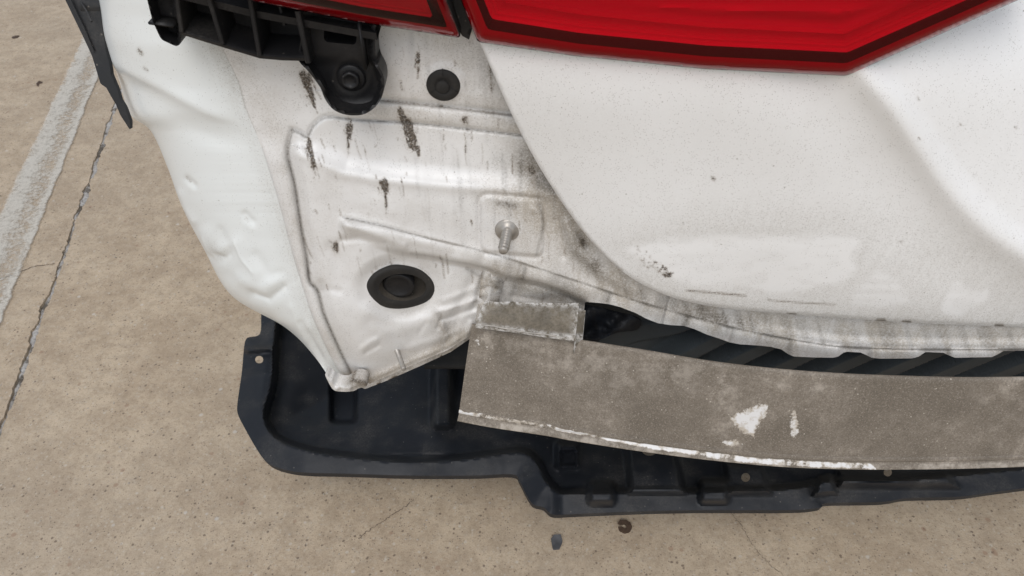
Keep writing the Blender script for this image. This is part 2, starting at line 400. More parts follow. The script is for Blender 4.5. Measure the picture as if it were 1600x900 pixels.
def tube_mesh(pts, r, seg=10):
    pts = [Vector(p) for p in pts]; P = np.zeros((len(pts), seg, 3))
    for i, p in enumerate(pts):
        t = (pts[min(i+1, len(pts)-1)]-pts[max(i-1, 0)]).normalized(); a = t.orthogonal().normalized(); b = t.cross(a)
        if abs(t.y) < .95: a = (Vector((0, 1, 0))-t*t.y).normalized(); b = t.cross(a)
        rr = r[i] if hasattr(r, '__len__') else r
        for j in range(seg):
            q = 2*math.pi*j/seg; P[i, j] = p+a*rr*math.cos(q)+b*rr*math.sin(q)
    me = grid_mesh(P, closed_u=True); fix_normals(me); return me
def rrect(x0, y0, x1, y1, r, shear=0.0, n=5):
    pts = []
    for cx, cy, a0 in ((x1-r, y0+r, -90), (x1-r, y1-r, 0), (x0+r, y1-r, 90), (x0+r, y0+r, 180)):
        for i in range(n+1):
            a = math.radians(a0+90*i/n); pts.append((cx+r*math.cos(a), cy+r*math.sin(a)))
    P = np.array(pts); P[:, 1] += (P[:, 0]-(x0+x1)/2)*shear; return P
def ellipse(cx, cy, rx, ry, n=36, rot=0.0):
    t = np.linspace(0, 2*np.pi, n, endpoint=False); x = rx*np.cos(t); y = ry*np.sin(t); c, s = math.cos(rot), math.sin(rot)
    return np.stack([cx+x*c-y*s, cy+x*s+y*c], -1)

# ================================================================== GROUND
def g2(u, v): return G(u, v, 0.0)
JA, JB = g2(180, 170), g2(0, 680); jd = (JA-JB)[:2]; jd /= np.linalg.norm(jd); jn = np.array([jd[1], -jd[0]])   # jn points right
js = np.arange(-40, 40, .5); near = np.arange(-1.2, 3.0, .006); js = np.unique(np.r_[js[(js < -1.2) | (js > 3)], near])
def jedge(off, amp, seed):
    p = JB[:2]+js[:, None]*jd
    w = (vnoise(js[:, None]*np.ones((1, 2)), .05, seed)-.5)*amp+(vnoise(js[:, None]*np.ones((1, 2)), .012, seed+5)-.5)*amp*.5
    w += (vnoise(js[:, None]*np.ones((1, 2)), .35, 91)-.5)*.010
    return p+jn*(off+w)[:, None]
eL, eR = jedge(-.0065, .011, 3), jedge(.0065, .011, 9)
n = len(js); V = []; Fc = []
fL = eL-jn*60; fR = eR+jn*60
for arr, z in ((fL, 0), (eL, 0), (eL+jn*.003, -.018), (eR-jn*.003, -.018), (eR, 0), (fR, 0)):
    V.append(np.c_[arr, np.full(n, z)])
V = np.stack(V, 1)
me = grid_mesh(V.transpose(1, 0, 2)); fix_normals(me)
if me.polygons[0].normal.z < 0: me.flip_normals()
ground = link('ground', me, M['concrete'], smooth=False, kind='structure', label='tan exposed-aggregate concrete slab paving')
m1 = vnoise(js[:, None]*np.ones((1, 2)), .06, 21)
V = np.stack([np.c_[eL+jn*.001, np.full(n, -.008)+m1*.006], np.c_[(eL+eR)/2, -.004+m1*.004], np.c_[eR-jn*.001, np.full(n, -.009)+m1*.006]], 0)
me = grid_mesh(V); fix_normals(me)
if me.polygons[0].normal.z < 0: me.flip_normals()
link('joint_filler', me, M['joint'], ground)
# worn painted line, paler along both borders
a0, a1, b0, b1 = g2(113, 70), g2(13, 300), g2(150, 130), g2(0, 510)
dA = (a0-a1)[:2]/np.linalg.norm((a0-a1)[:2]); dB = (b0-b1)[:2]/np.linalg.norm((b0-b1)[:2])
S = np.linspace(-1.5, 4, 260); Wd = np.linspace(0, 1, 30)
LA = a1[:2]+S[:, None]*dB; LB = b1[:2]+(S-.0)[:, None]*dB
P = np.zeros((len(S), len(Wd), 3)); P[..., :2] = (LA-(LB-LA)*.06)[:, None]*(1-Wd)[None, :, None]+(LB+(LB-LA)*.06)[:, None]*Wd[None, :, None]; P[..., 2] = .004
wear = np.broadcast_to(-.20+.24*np.exp(-((Wd-.93)/.14)**2)+.22*np.exp(-((Wd-.30)/.22)**2)-.7*sst(Wd, .16, 0)-.6*sst(Wd, .90, 1.0), (len(S), len(Wd)))
P[..., :2] += ((vnoise(P.reshape(-1, 3)[:, :2], .03, 4)-.5)*.006).reshape(len(S), len(Wd))[..., None]
me = grid_mesh(P, {'wear': wear.copy()}); fix_normals(me)
if me.polygons[0].normal.z < 0: me.flip_normals()
link('painted_line', me, M['roadpaint'], kind='structure', label='worn white painted parking line on the concrete')
# hairline cracks
def crack(px, w):
    P = resample(catmull(px, 6), 3); q = g2(P[:, 0], P[:, 1]); q[:, 2] = .0012
    q[:, :2] += (RNG.random((len(q), 2))-.5)*.004
    t = np.gradient(q[:, :2], axis=0); t /= np.linalg.norm(t, axis=1)[:, None]; nn = np.c_[-t[:, 1], t[:, 0], 0*t[:, 0]]
    ww = (w*(.4+RNG.random(len(q))))[:, None]
    me = grid_mesh(np.stack([q-nn*ww, q+nn*ww], 0)); fix_normals(me)
    if me.polygons[0].normal.z < 0: me.flip_normals()
    link('crack', me, M['crack'], ground)
crack([(-10, 438), (20, 430), (50, 418), (86, 412)], .0013)
crack([(560, 842), (590, 820), (625, 798), (648, 780)], .0006)
crack([(1140, 800), (1158, 822), (1175, 850), (1200, 880), (1230, 905)], .0004)
def scrap(name, px, z, mat, label, cat, thick=.004, curl=.006):
    c = np.mean(px, 0)
    def t3(Vv):
        d = np.linalg.norm(Vv-c, axis=1); p = G(Vv[:, 0], Vv[:, 1], z)
        p[:, 2] += curl*(d/20)**2+(vnoise(Vv, 6, 2)-.5)*.002; return p
    patch(name, px, 2.5, t3, mat, None, hem=(0, 0, -thick), back=True, label=label, category=cat)
scrap('plastic_chip', np.array([(861, 842), (866, 836), (876, 836), (879, 846), (874, 858), (864, 859)]), .006, M['chip'], 'small dark grey plastic chip lying on the concrete below the undertray', 'debris')
scrap('dry_seed_pod', np.vstack([[(965, 818), (969, 812), (978, 812), (985, 816), (988, 824), (984, 831), (975, 833), (968, 829), (966, 823), (972, 822), (976, 826), (980, 823), (976, 818), (970, 820)]]), .006, M['scrap'], 'curled dark brown dry scrap on the concrete below the bumper beam', 'debris', .003, .002)
scrap('stain_flake', np.array([(18, 58), (23, 55), (31, 55.5), (27, 59), (20, 60.5)]), .0018, M['scrap'], 'faint dark brown stain on the concrete in the top left corner', 'debris', .0015, .001)  # faint stain on the concrete, built as a thin raised flake
scrap('stain_fragment', np.array([(57, 130), (61, 126), (67, 128), (65, 130), (61, 130), (60, 135), (57, 134)]), .0018, M['scrap'], 'faint brown stain on the concrete left of the painted line', 'debris', .0015, .001)  # another faint stain, built as a thin raised piece
# loose grit: too many to count
gv, gf, base = [], [], 0
ico = bmesh.new(); bmesh.ops.create_icosphere(ico, subdivisions=1, radius=1); iv = np.array([v.co[:] for v in ico.verts]); jf = np.array([[v.index for v in f.verts] for f in ico.faces]); ico.free()
for i in range(2600):
    u, v = RNG.uniform(-40, 1640), RNG.uniform(-20, 930)
    if u > 420 and v < 730: continue
    r = .0008+.0017*RNG.random()**3; q = iv*(r*(.7+.6*RNG.random(3)))*np.array([1, 1, .5]); q = q*(1+.25*(RNG.random((len(q), 1))-.5))
    gv.append(q+G(u, v, r*.18)); gf.append(jf+base); base += len(iv)
link('grit', mesh(np.vstack(gv), np.vstack(gf)), M['pebble'], smooth=False, kind='stuff', label='loose sandy grit scattered over the concrete', category='grit')

# ================================================================== THE CAR
car = empty('car', (.6, 1.6, 0), label='white car rear corner stripped of its bumper cover, red tail lights above', category='car')

# ---- traced lines (photo pixels) on the rear panel
E2 = catmull([(300, -70), (325, 10), (347, 72), (372, 125), (384, 170), (403, 215), (419, 262), (437, 322), (455, 390), (470, 440), (490, 500), (516, 556), (540, 602)], 6)
E = catmull([(457, 203), (450, 240), (461, 290), (470, 350), (479, 400), (484, 438), (497, 456), (507, 492), (530, 545), (553, 592)], 6)
BANDLO = catmull([(457, 203), (468, 208), (480, 214), (488, 200), (500, 188), (515, 183), (553, 187), (633, 192), (720, 201), (817, 212), (900, 222), (1100, 250)], 5)
BANDUP = catmull([(540, 148), (597, 157), (640, 162), (700, 168), (800, 179), (900, 192), (1100, 222)], 5)
RIDGE = catmull([(528, 338), (545, 342), (600, 354), (664, 371), (721, 384), (778, 399), (834, 417), (898, 438), (940, 452), (1000, 472), (1071, 492), (1130, 508), (1187, 521), (1277, 537), (1337, 543), (1450, 546), (1660, 545), (2000, 536)], 6)
RIDGE2 = catmull([(560, 372), (620, 392), (680, 402), (700, 407), (753, 417), (793, 432), (839, 441), (873, 452), (905, 466), (914, 470)], 6)
LOW = np.vstack([E, [(600, 640), (1000, 640), (1100, 250)], BANDLO[::-1]])
PAD = rrect(752, 310, 848, 396, 12, .09)
SEAMMID = resample(E, 6)
def rear_h(P):
    """how far the pressing stands out of the plane Y = .70"""
    u, v = P[:, 0], P[:, 1]; h = np.zeros(len(P))
    sl = sdf(P, LOW); h += .0032*sst(sl, -2, 3)                               # overlapping lower sheet
    dE, sE, tE = pd(P, E); dL, sL, tL = pd(P, BANDLO)
    h -= .0026*np.exp(-((np.minimum(dE, dL)-1)/4.2)**2)*(1-sst(sl, 0, 5))                     # groove along its edge
    d2, s2, t2 = pd(P, E2)
    w = dE+np.abs(s2)+1e-6; x = dE/w; h += .0075*np.sqrt(np.clip(1-(2*x-1)**2, 0, 1))*sst(v, 205, 260)*(1-sst(sl, -2, 2))*(s2 < 0)   # sealer bead
    dU, sU, tU = pd(P, BANDUP); inb = (sU > -3)*(sl < 0); x = np.clip(dU/(dU+dL+1e-6), 0, 1)
    h += .005*np.sqrt(np.clip(1-(2*x-1)**2, 0, 1))*sst(sU, -1, 3)*(1-sst(sl, -1, 3))*sst(u, 470, 560)
    h -= .003*np.exp(-((sU+2)/4.5)**2)*sst(u, 560, 610)
    h += .0025*sst(u, 636, 650)*(sU < 0)*sst(-sU, 0, 25)                        # shallow vertical crease by the upper grommet
    h += .0025*sst(38-np.hypot(u-693, v-131), 0, 14)
    # lower sheet: swage from a recessed top strip to the bulging field
    sw = [(470, 232), (505, 246), (540, 262), (600, 272), (700, 281), (800, 288), (1000, 305)]
    dS, sS, tS = pd(P, sw); h += (.011*sst(sS, -24, 14)+.0025*np.exp(-((sS-10)/9)**2))*(sl > 0)*sst(sl, 0, 22)
    # ridge: rolled lip over the recessed lower pan
    dR, sR, tR = pd(P, RIDGE); dR2, sR2, tR2 = pd(P, RIDGE2)
    grow = sst(u, 535, 720)
    gl = sst(u, 600, 720); lip = np.exp(-((sR-9)/11)**2)*sst(u, 522, 545)
    h += (.0075-.0050*gl)*lip-.0032*np.exp(-(dR/3.0)**2)*sst(u, 528, 545)*(1-gl)
    strip = sst(sR, -1.2, 1.8)*gl; h -= .0040*strip                              # second layer, tucked behind the first
    wv = np.cumsum([0, 70, 62, 68, 66, 62, 58, 60])+700
    for cx in (737, 785, 852, 918, 985, 1045, 1108, 1170): h += .0042*np.exp(-(((u-cx)+(sR*.45))/19)**4)*strip
    for cx in (818, 951, 1073, 1142): h -= .0045*np.exp(-(((u-cx)+(sR*.25))/5)**2)*strip
    below = sst(sR2, -3, 7)*sst(u, 555, 620)*(u < 1000)
    h -= below*(.006+.020*grow)
    h -= .004*np.exp(-(dR2/4)**2)*sst(u, 575, 640)
    h += .004*np.exp(-(((P[:, 0]-545)/16)**2+((v-362)/12)**2))
    # fading fold from the start of the ridge
    h += strokes(P, [([(540, 352), (580, 366), (630, 384)], 7, .004), ([(535, 375), (560, 372), (600, 382)], 5, -.003)])
    # pad with the threaded stud
    sp_ = sdf(P, PAD); h += .003*sst(sp_, -3, 4)-.0015*np.exp(-((sp_+4)/3)**2)
    h += .002*np.exp(-(np.hypot(u-833, v-328)/6)**2)+.0022*np.exp(-(np.hypot(u-795, v-318)/9)**2)
    # bumps of the flange to the right of the pad
    h += strokes(P, [([(885, 350), (900, 390), (925, 410)], 9, .006), ([(905, 365), (915, 385)], 4, -.005), ([(872, 345), (880, 400)], 6, -.003), ([(930, 420), (990, 455)], 10, .004)])
    # flange right: scalloped second layer
    for cx in (1275, 1400, 1522): h += .006*sst(46-np.abs(u-cx+(sR*.2)), 0, 14)*sst(sR, -3, 4)
    h -= .004*sst(u, 950, 1300)*sst(-sR, 6, 20)                                  # whole flange swings rearwards to the middle of the car
    # bottom of the pan rolls under the car
    h -= .050*np.clip((v-470)/135, 0, 1.2)**2*(u < 800)*sst(sR2, 0, 30)
    # crumpled metal
    h += .62*strokes(P, [
        ([(745, 468), (722, 477), (700, 484), (682, 487)], 5, .005), ([(742, 482), (715, 492), (690, 500), (684, 512)], 4, -.0045),
        ([(690, 505), (700, 522), (690, 540)], 4, .004), ([(715, 500), (712, 520), (722, 535)], 4, -.0035), ([(735, 505), (728, 530)], 5, .005),
        ([(756, 430), (748, 452), (742, 480)], 5, -.006), ([(768, 432), (764, 470), (757, 500)], 7, .009), ([(782, 448), (786, 470), (778, 490)], 4, -.006),
        ([(800, 440), (830, 452), (880, 460)], 7, .004), ([(800, 462), (850, 470)], 4, -.003),
        ([(566, 545), (576, 537), (588, 531)], 5, .004), ([(572, 551), (590, 541)], 3.5, -.003), ([(600, 520), (640, 512), (668, 500)], 10, .003),
        ([(580, 500), (640, 497), (690, 475)], 9, -.003), ([(640, 543), (700, 525), (738, 508)], 6, .003), ([(665, 505), (655, 520)], 4, -.002),
        ([(497, 456), (515, 452), (530, 455)], 6, -.003), ([(520, 390), (540, 440), (560, 470)], 14, -.004), ([(692, 470), (738, 452)], 5, .003)])
    h += .004*np.exp(-(np.hypot(u-773, v-437)/13)**2)*(sR2 > 0)
    h -= .006*sst(1.0-np.hypot((u-625)/62, (v-449)/45), -.25, .15)               # dished seat round the plug
    lipb, slb, _ = pd(P, [(560, 606), (600, 588), (650, 566), (700, 545), (738, 520)]); h += .006*np.exp(-((lipb-3)/6)**2)*(u < 745)
    h += (vnoise(P, 46, 1)-.5)*.0030+(vnoise(P, 15, 2)-.5)*.0007
    return h
def rear_Y(P): return .700+.012*np.clip((P[:, 0]-700)/900, 0, 1)*0-rear_h(P)-.045*np.clip((P[:, 0]-760)/840, 0, 1)
REAR = np.vstack([E2, [(547, 610), (560, 607), (600, 590), (650, 568), (700, 547), (738, 522), (744, 512), (760, 512), (910, 512), (914, 472), (927, 472.5), (951, 475), (970, 480), (993, 489), (1010, 498), (1028, 505), (1048, 508), (1068, 509), (1085, 514), (1105, 523), (1124, 529), (1140, 535), (1157, 538), (1187, 540), (1205, 542), (1221, 546), (1231, 553), (1240, 557), (1270, 558.5), (1302, 559), (1310, 557), (1318, 551), (1324, 549.5), (1345, 551), (1354, 555), (1362, 559), (1375, 560.5), (1425, 560), (1436, 557), (1446, 550), (1474, 551), (1482, 555), (1492, 559), (1550, 558), (1560, 553), (1568, 548.5), (1660, 547), (2000, 538), (2000, 490),
    (1400, 465), (1120, 430), (1010, 300), (905, -70)]])
film_r = [([(810, 60), (830, 180), (860, 280)], 60, .35), ([(860, 190), (850, 260), (880, 290)], 42, .5), ([(870, 330), (930, 420), (1040, 480), (1200, 515), (1600, 530)], 36, .75), ([(820, 350), (800, 400)], 40, .3),
          ([(560, 170), (820, 200)], 14, .35), ([(690, 60), (760, 160)], 40, .25), ([(760, 300), (850, 330), (850, 400)], 30, .4), ([(780, 440), (900, 470)], 28, .8), ([(690, 510), (730, 530)], 18, .5), ([(370, 100), (430, 200), (470, 400), (540, 600)], 22, .30), ([(560, 604), (740, 520)], 9, .9)]
line_r = [(E, 2.3, .95), (BANDLO[:46], 1.9, .75), (catmull([(560, 152), (600, 158), (690, 167), (800, 180)], 4), 2.2, .7), (RIDGE[4:], 1.5, .75), (RIDGE2[8:], 1.6, .4), ([(820, 420), (817, 434)], 3.5, .7), ([(953, 460), (949, 471)], 3.5, .8), ([(1074, 495), (1069, 508)], 3.5, .7), (E2[18:30], 1.3, .4)]  # edge shade and seam dirt along grooves and dark gaps, put into colour
soot_r = [([(830, 255), (862, 285)], 26, .75), ([(820, 235), (780, 250)], 18, .3), ([(905, 375), (935, 415)], 18, .55), ([(755, 90), (790, 140), (800, 175)], 26, .35), ([(880, 330), (900, 400), (1010, 470), (1130, 500)], 16, .35), ([(1100, 490), (1180, 508)], 9, .6),
          ([(795, 440), (905, 470)], 12, .35), ([(685, 490), (700, 520), (690, 540)], 5, .4), ([(842, 318), (850, 350), (838, 398)], 3, .5), ([(780, 318), (805, 322)], 5, .6),
          ([(870, 435), (912, 468)], 12, .5), ([(730, 420), (752, 432), (744, 470)], 3.5, .5)]
rg_ = random.Random(5)
def grime(u, v, L_, w, n_=9, st=1.0, du=0.0):
    """a clot of dirt at a seam with thin runs and spatter below it"""
    out = [([(u, v), (u+du*.15+rg_.uniform(-1, 1), v+min(L_, w*1.3))], w*.42, st*.62), ([(u-2, v), (u+du*.4, v+L_*.7)], w*1.25, st*.30), ([(u, v+L_*.3), (u+du*.8, v+L_*1.3)], w*.8, st*.16)]
    for q in range(n_):
        f = rg_.random(); uu = u+rg_.gauss(0, w*.38); vv = v+rg_.uniform(0, .25)*L_; l = L_*(.25+.75*f*f); pts = [(uu, vv)]
        for t in (.33, .66, 1): pts.append((uu+du*t*f+rg_.gauss(0, 1.2), vv+l*t))
        out.append((pts, rg_.uniform(1.0, 1.9), st*rg_.uniform(.45, 1.0)))
    for q in range(n_): 
        uu = u+rg_.gauss(0, w*.9); vv = v+rg_.uniform(-.3, 1)*L_; out.append(([(uu, vv), (uu+.8, vv+rg_.uniform(.5, 3))], rg_.uniform(.8, 1.3), st*rg_.uniform(.3, .8)))
    return out
dirt_r = (grime(474, 112, 52, 9, 14, 1.0, 22)+grime(482, 216, 62, 4, 8, 1.0, 16)+grime(546, 190, 30, 7, 8, .75, -4)+grime(638, 190, 46, 11, 16, 1.05, 12)+grime(654, 228, 16, 3, 3, .8)+grime(625, 168, 22, 9, 8, .55, 8)
    +grime(600, 282, 16, 9, 10, 1.0, 3)+grime(602, 298, 40, 3, 4, .5, 2)+grime(524, 380, 18, 7, 9, .85)+grime(653, 82, 40, 3, 5, .85, -3)+grime(911, 374, 12, 7, 5, .8)+grime(727, 182, 12, 7, 5, .5)+grime(545, 225, 20, 4, 3, .4)
    +grime(830, 255, 40, 12, 10, .4, 8)+grime(770, 90, 60, 12, 8, .35, 2)
    +[([(690, 166), (800, 180)], 2.4, .45), ([(600, 157), (690, 166)], 2.6, .6), ([(550, 592), (575, 600)], 9, .9), ([(690, 492), (683, 505), (695, 520), (686, 540)], 2.2, .5), ([(745, 470), (700, 485)], 1.8, .4), ([(585, 420), (600, 412), (660, 420), (676, 440)], 4, .35)])  # the two lines along the upper band put its edge shade into colour
rr_ = random.Random(11); drips = []
for i in range(150):
    u0 = rr_.uniform(470, 900); v0 = rr_.choice([rr_.uniform(20, 160), rr_.uniform(185, 260), rr_.uniform(270, 460), rr_.uniform(270, 460)]); L_ = rr_.choice([3, 5, 8, 14, 30]); k_ = (u0-800)*.0006
    drips.append((np.array([(u0, v0), (u0-k_*L_+rr_.uniform(-1, 1), v0+L_*.5), (u0-2*k_*L_+rr_.uniform(-1.5, 1.5), v0+L_)]), rr_.uniform(1.0, 2.2), rr_.uniform(.25, .75)))
runs = []
for i in range(46):
    u0 = rr_.uniform(640, 880); v0 = rr_.uniform(40, 330); L_ = rr_.uniform(40, 130); runs.append((np.array([(u0, v0), (u0+(800-u0)*.04*L_/60, v0+L_)]), rr_.uniform(1.6, 4), rr_.uniform(.12, .4)*(.4+.6*(u0 > 760))))
def rear_attrs(V, P3):
    n1 = .6+.8*vnoise(V, 22, 8)
    fl = strokes(V, film_r)*n1
    cols = sst(vnoise(np.c_[V[:, 0]*1.0-V[:, 1]*.25, V[:, 1]*.08], 14, 6), .35, .7)
    dR, sR, _ = pd(V, RIDGE)
    fl += .5*cols*sst(V[:, 0], 880, 960)*np.exp(-((sR+12)/45)**2)
    return {'film': np.clip(fl, 0, 1), 'soot_shade': np.clip(strokes(V, soot_r)*n1+strokes(V, line_r)*(.75+.5*vnoise(V, 30, 77))+strokes(V, runs)*(.4+vnoise(V, 10, 5))+.42*sst(vnoise(np.c_[V[:, 0]-V[:, 1]*.25, V[:, 1]*.08], 8, 16), .42, .8)*sst(V[:, 0], 890, 980)*np.exp(-((sR+12)/30)**2)*(1-.6*sst(sR, 0, 4)), 0, 1), 'dirt': np.clip(strokes(V, dirt_r)*(.7+.5*vnoise(V, 6, 3))+strokes(V, drips), 0, .96)}
plug_hole = ellipse(628, 449, 40, 26)
rear = patch('rear_panel', REAR, 2.4, lambda P: U(P[:, 0], P[:, 1], rear_Y(P)), M['panel'], car, hem=(0, .012, 0), attrs=rear_attrs, istep=2.1, holes=[plug_hole])

# ---- quarter panel: lofted round the corner and on along the side of the car
A_px = catmull([(300, -70), (325, 10), (347, 72), (372, 125), (384, 170), (403, 215), (419, 262), (437, 322), (455, 390), (470, 440), (490, 500), (516, 556), (540, 602)], 12)
B_px = catmull([(140, -70), (158, 5), (166, 60), (186, 125), (203, 178), (236, 205), (262, 262), (284, 322), (318, 388), (362, 462), (446, 512), (492, 558), (524, 606)], 12)
yb = np.interp(np.linspace(0, 1, len(A_px)), [0, .3, .5, .75, .9, 1], [.83, .82, .80, .775, .74, .712])
nl = 260; sA = np.linspace(0, 1, len(A_px)); sN = np.linspace(0, 1, nl)
rs = lambda arr: np.stack([np.interp(sN, sA, arr[:, k]) for k in range(arr.shape[1])], -1)
A3 = rs(U(A_px[:, 0], A_px[:, 1], rear_Y(A_px)+.0005)); B3 = rs(U(B_px[:, 0], B_px[:, 1], yb))
Ar, Br = rs(A_px), rs(B_px); yA = A3[:, 1]; yB = B3[:, 1]
m1 = Ar+(Br-Ar)*.60; m2 = Br+(Ar-Br)*.02; M1 = U(m1[:, 0], m1[:, 1], yA+.05*(yB-yA)); M2 = U(m2[:, 0], m2[:, 1], yA+.50*(yB-yA))
tt = np.linspace(0, 1, 150)[None, :, None]
Q = A3[:, None]*(1-tt)**3+3*M1[:, None]*tt*(1-tt)**2+3*M2[:, None]*tt**2*(1-tt)+B3[:, None]*tt**3
ext = []
for e in (.02, .05, .1, .2, .4, .8, 1.4):
    ext.append(B3+np.array([.004+e*.03, e, e*.02*0]))
Q = np.concatenate([Q, np.stack(ext, 1)], 1)
def gnorm(Q):
    du = np.gradient(Q, axis=0); dv = np.gradient(Q, axis=1); nrm = np.cross(du, dv); l = np.linalg.norm(nrm, axis=2, keepdims=True)
    nrm = nrm/np.maximum(l, 1e-9)
    view = Q-np.array([0, 0, CAM_Z]); s = np.sign((nrm*np.array([-.6, -1, .3])).sum(2, keepdims=True)); return nrm*np.where(s == 0, 1, s)
QN = gnorm(Q); pq = PX(Q).reshape(-1, 2)
def quarter_h(P):
    u, v = P[:, 0], P[:, 1]; h = np.zeros(len(P))
    f1 = catmull([(150, 98), (185, 105), (222, 122), (262, 142), (302, 164), (345, 184), (400, 200)], 5)
    d, s, t = pd(P, f1); h += .0085*sst(-s, -22, 20)*(1-.75*sst(u, 290, 400)); h += .003*np.exp(-((s+4)/10)**2)*(1-sst(u, 330, 400)); h -= .0035*np.exp(-((s-32)/16)**2)*sst(u, 200, 280)*(1-sst(u, 330, 400))
    h += strokes(P, [([(383, 336), (394, 347)], 6, -.0035), ([(386, 352), (394, 357)], 4, .0008), ([(292, 279), (303, 290)], 5, -.003), ([(296, 292), (304, 298)], 5, .0007),
        ([(322, 366), (332, 385), (345, 392)], 12.2, 0.00419), ([(330, 400), (350, 402), (358, 393)], 8.2, -0.00335), ([(345, 360), (352, 375)], 6.8, -0.00209), ([(372, 380), (380, 405), (400, 425)], 12.2, 0.00377), ([(400, 400), (420, 430), (438, 428)], 8.2, -0.00251),
        ([(380, 440), (410, 448), (432, 440)], 13.6, 0.00460), ([(395, 462), (420, 468), (442, 448)], 9.5, -0.00419), ([(355, 430), (390, 458)], 9.5, -0.00209),
        ([(342, 398), (352, 403), (360, 398)], 2.6, -.0022), ([(318, 372), (326, 392), (338, 404)], 2.6, .0016), ([(396, 462), (420, 470), (444, 450)], 3, -.0026), ([(368, 378), (378, 402), (396, 424)], 2.6, .0015), ([(280, 305), (284, 325), (300, 345)], 8, .004), ([(268, 300), (280, 318)], 6, -.003), ([(470, 505), (500, 555), (520, 590)], 5, -.004), ([(440, 500), (480, 512)], 9, .002), ([(455, 480), (478, 530)], 6, .002)])
    d2, s2, t2 = pd(P, E2); h -= .002*np.exp(-(d2/4)**2)
    h += (vnoise(P, 60, 11)-.5)*.0025+(vnoise(P, 25, 12)-.5)*.0005
    return h
hq = quarter_h(pq).reshape(Q.shape[:2])*.62; hq[:, :150] *= sst(np.linspace(1, 0, 150), .0, .22)[None]; hq[:, 150:] = 0
fade = np.ones(Q.shape[1]); fade[:10] = np.linspace(0, 1, 10); Q = Q+QN*(hq*fade[None])[..., None]
pq = PX(Q).reshape(-1, 2)
qa = {'film': np.clip(strokes(pq, [(E2, 20, .42), ([(330, 20), (372, 130)], 30, .35), ([(180, 60), (230, 160)], 24, .12), ([(330, 385), (345, 398)], 10, .5), ([(540, 602), (520, 590)], 10, .3)]), 0, 1),
      'soot_shade': np.zeros(len(pq)), 'dirt': np.clip(strokes(pq, [([(217, 78), (221, 84)], 4, .8), ([(225, 106), (230, 110)], 3, .7), ([(292, 277), (298, 283)], 2.5, .6), ([(347, 72), (372, 125), (384, 170)], 1.5, .5), ([(384, 340), (388, 345)], 2.5, .4)]), 0, 1)}  # spots inside the two dimples are their shade put into colour
me = grid_mesh(Q, qa); fix_normals(me); link('quarter_panel', me, M['quarter'], car)

# crumpled foot of the corner
foot = catmull([(508, 585), (522, 596), (540, 600), (556, 590), (572, 594), (573, 603), (560, 607), (552, 611), (535, 612), (520, 608)], 5, True)
patch('corner_flange', foot, 2.0, lambda P: U(P[:, 0], P[:, 1], .694-.006*sst(sdf(P, foot), 0, 6)+(vnoise(P, 7, 5)-.5)*.010), M['panel'], car, hem=(0, .02, -.004),
      attrs=lambda V, P: {'film': np.clip(strokes(V, [([(545, 595), (572, 600)], 12, .9)]), 0, 1), 'soot_shade': np.clip(strokes(V, [([(550, 600), (570, 600)], 8, .6)]), 0, 1), 'dirt': np.clip(strokes(V, [([(548, 592), (572, 600)], 6, .8)]), 0, 1)}, label='crumpled and dirty lowest tip of the corner')
# flange strip along the bottom of the pan
strip = np.array([(560, 603), (600, 585), (650, 563), (700, 541), (741, 516), (742, 524), (704, 550), (654, 573), (604, 595), (570, 608)])
patch('lower_flange', strip, 2.5, lambda P: U(P[:, 0], P[:, 1], .728+.020*sst(P[:, 0], 560, 620)+(vnoise(P, 12, 5)-.5)*.004), M['panel'], car, hem=(0, .025, .002),
      attrs=lambda V, P: {'film': .5+.6*vnoise(V, 10, 4), 'soot_shade': .45*sst(vnoise(V, 9, 9), .4, .7), 'dirt': .5*sst(vnoise(V, 6, 19), .6, .8)})

# ---- seam sealer beads: thin beads over both seams
def bead(name, px, r, lift):
    P = resample(px, 5); q = U(P[:, 0], P[:, 1], rear_Y(P)+.001-lift); rr = r*(.8+.4*vnoise(P, 12, 3)); rr[0] *= .2; rr[-1] *= .2
    link(name, tube_mesh(q, rr, 8), M['sealer'], car)
0 and bead('seam_sealer', catmull([(598, 161), (640, 165), (700, 171), (800, 183), (860, 190)], 4), .0016, -.001)

# ---- plugs, studs, bolt
def disc_at(name, u, v, Y, prof, mat, parent, axis=(0, -1, 0), sx=1.0, seg=44, **kw):
    o = U(u, v, Y); return link(name, lathe_mesh(prof, o, axis, seg, sx), mat, parent, **kw)
Yg = float(rear_Y(np.array([[693., 131.]]))[0])
g = disc_at('grommet', 693, 131, Yg+.002, [(.0172, -.004), (.0172, .0035), (.0165, .0048), (.0105, .0056), (.0085, .0050), (.0078, .0044), (.0040, .0044), (0, .0044)], M['rubber'], car, label='round black grommet with a small centre button')
disc_at('centre_button', 692, 132, Yg+.002, [(.0070, .001), (.0068, .0060), (.0058, .0070), (0, .0072)], M['rubber'], g)
for a in (90, 215, 330):
    c = U(693, 131, Yg-.0028); r_ = math.radians(a); q = Vector(c)+Vector((math.cos(r_)*.0125, 0, math.sin(r_)*.0125))
    link('slit', box_mesh(q, (.0075, .0022, .0007), Matrix.Rotation(-r_, 3, 'Y'), .0002), M['void'], g)
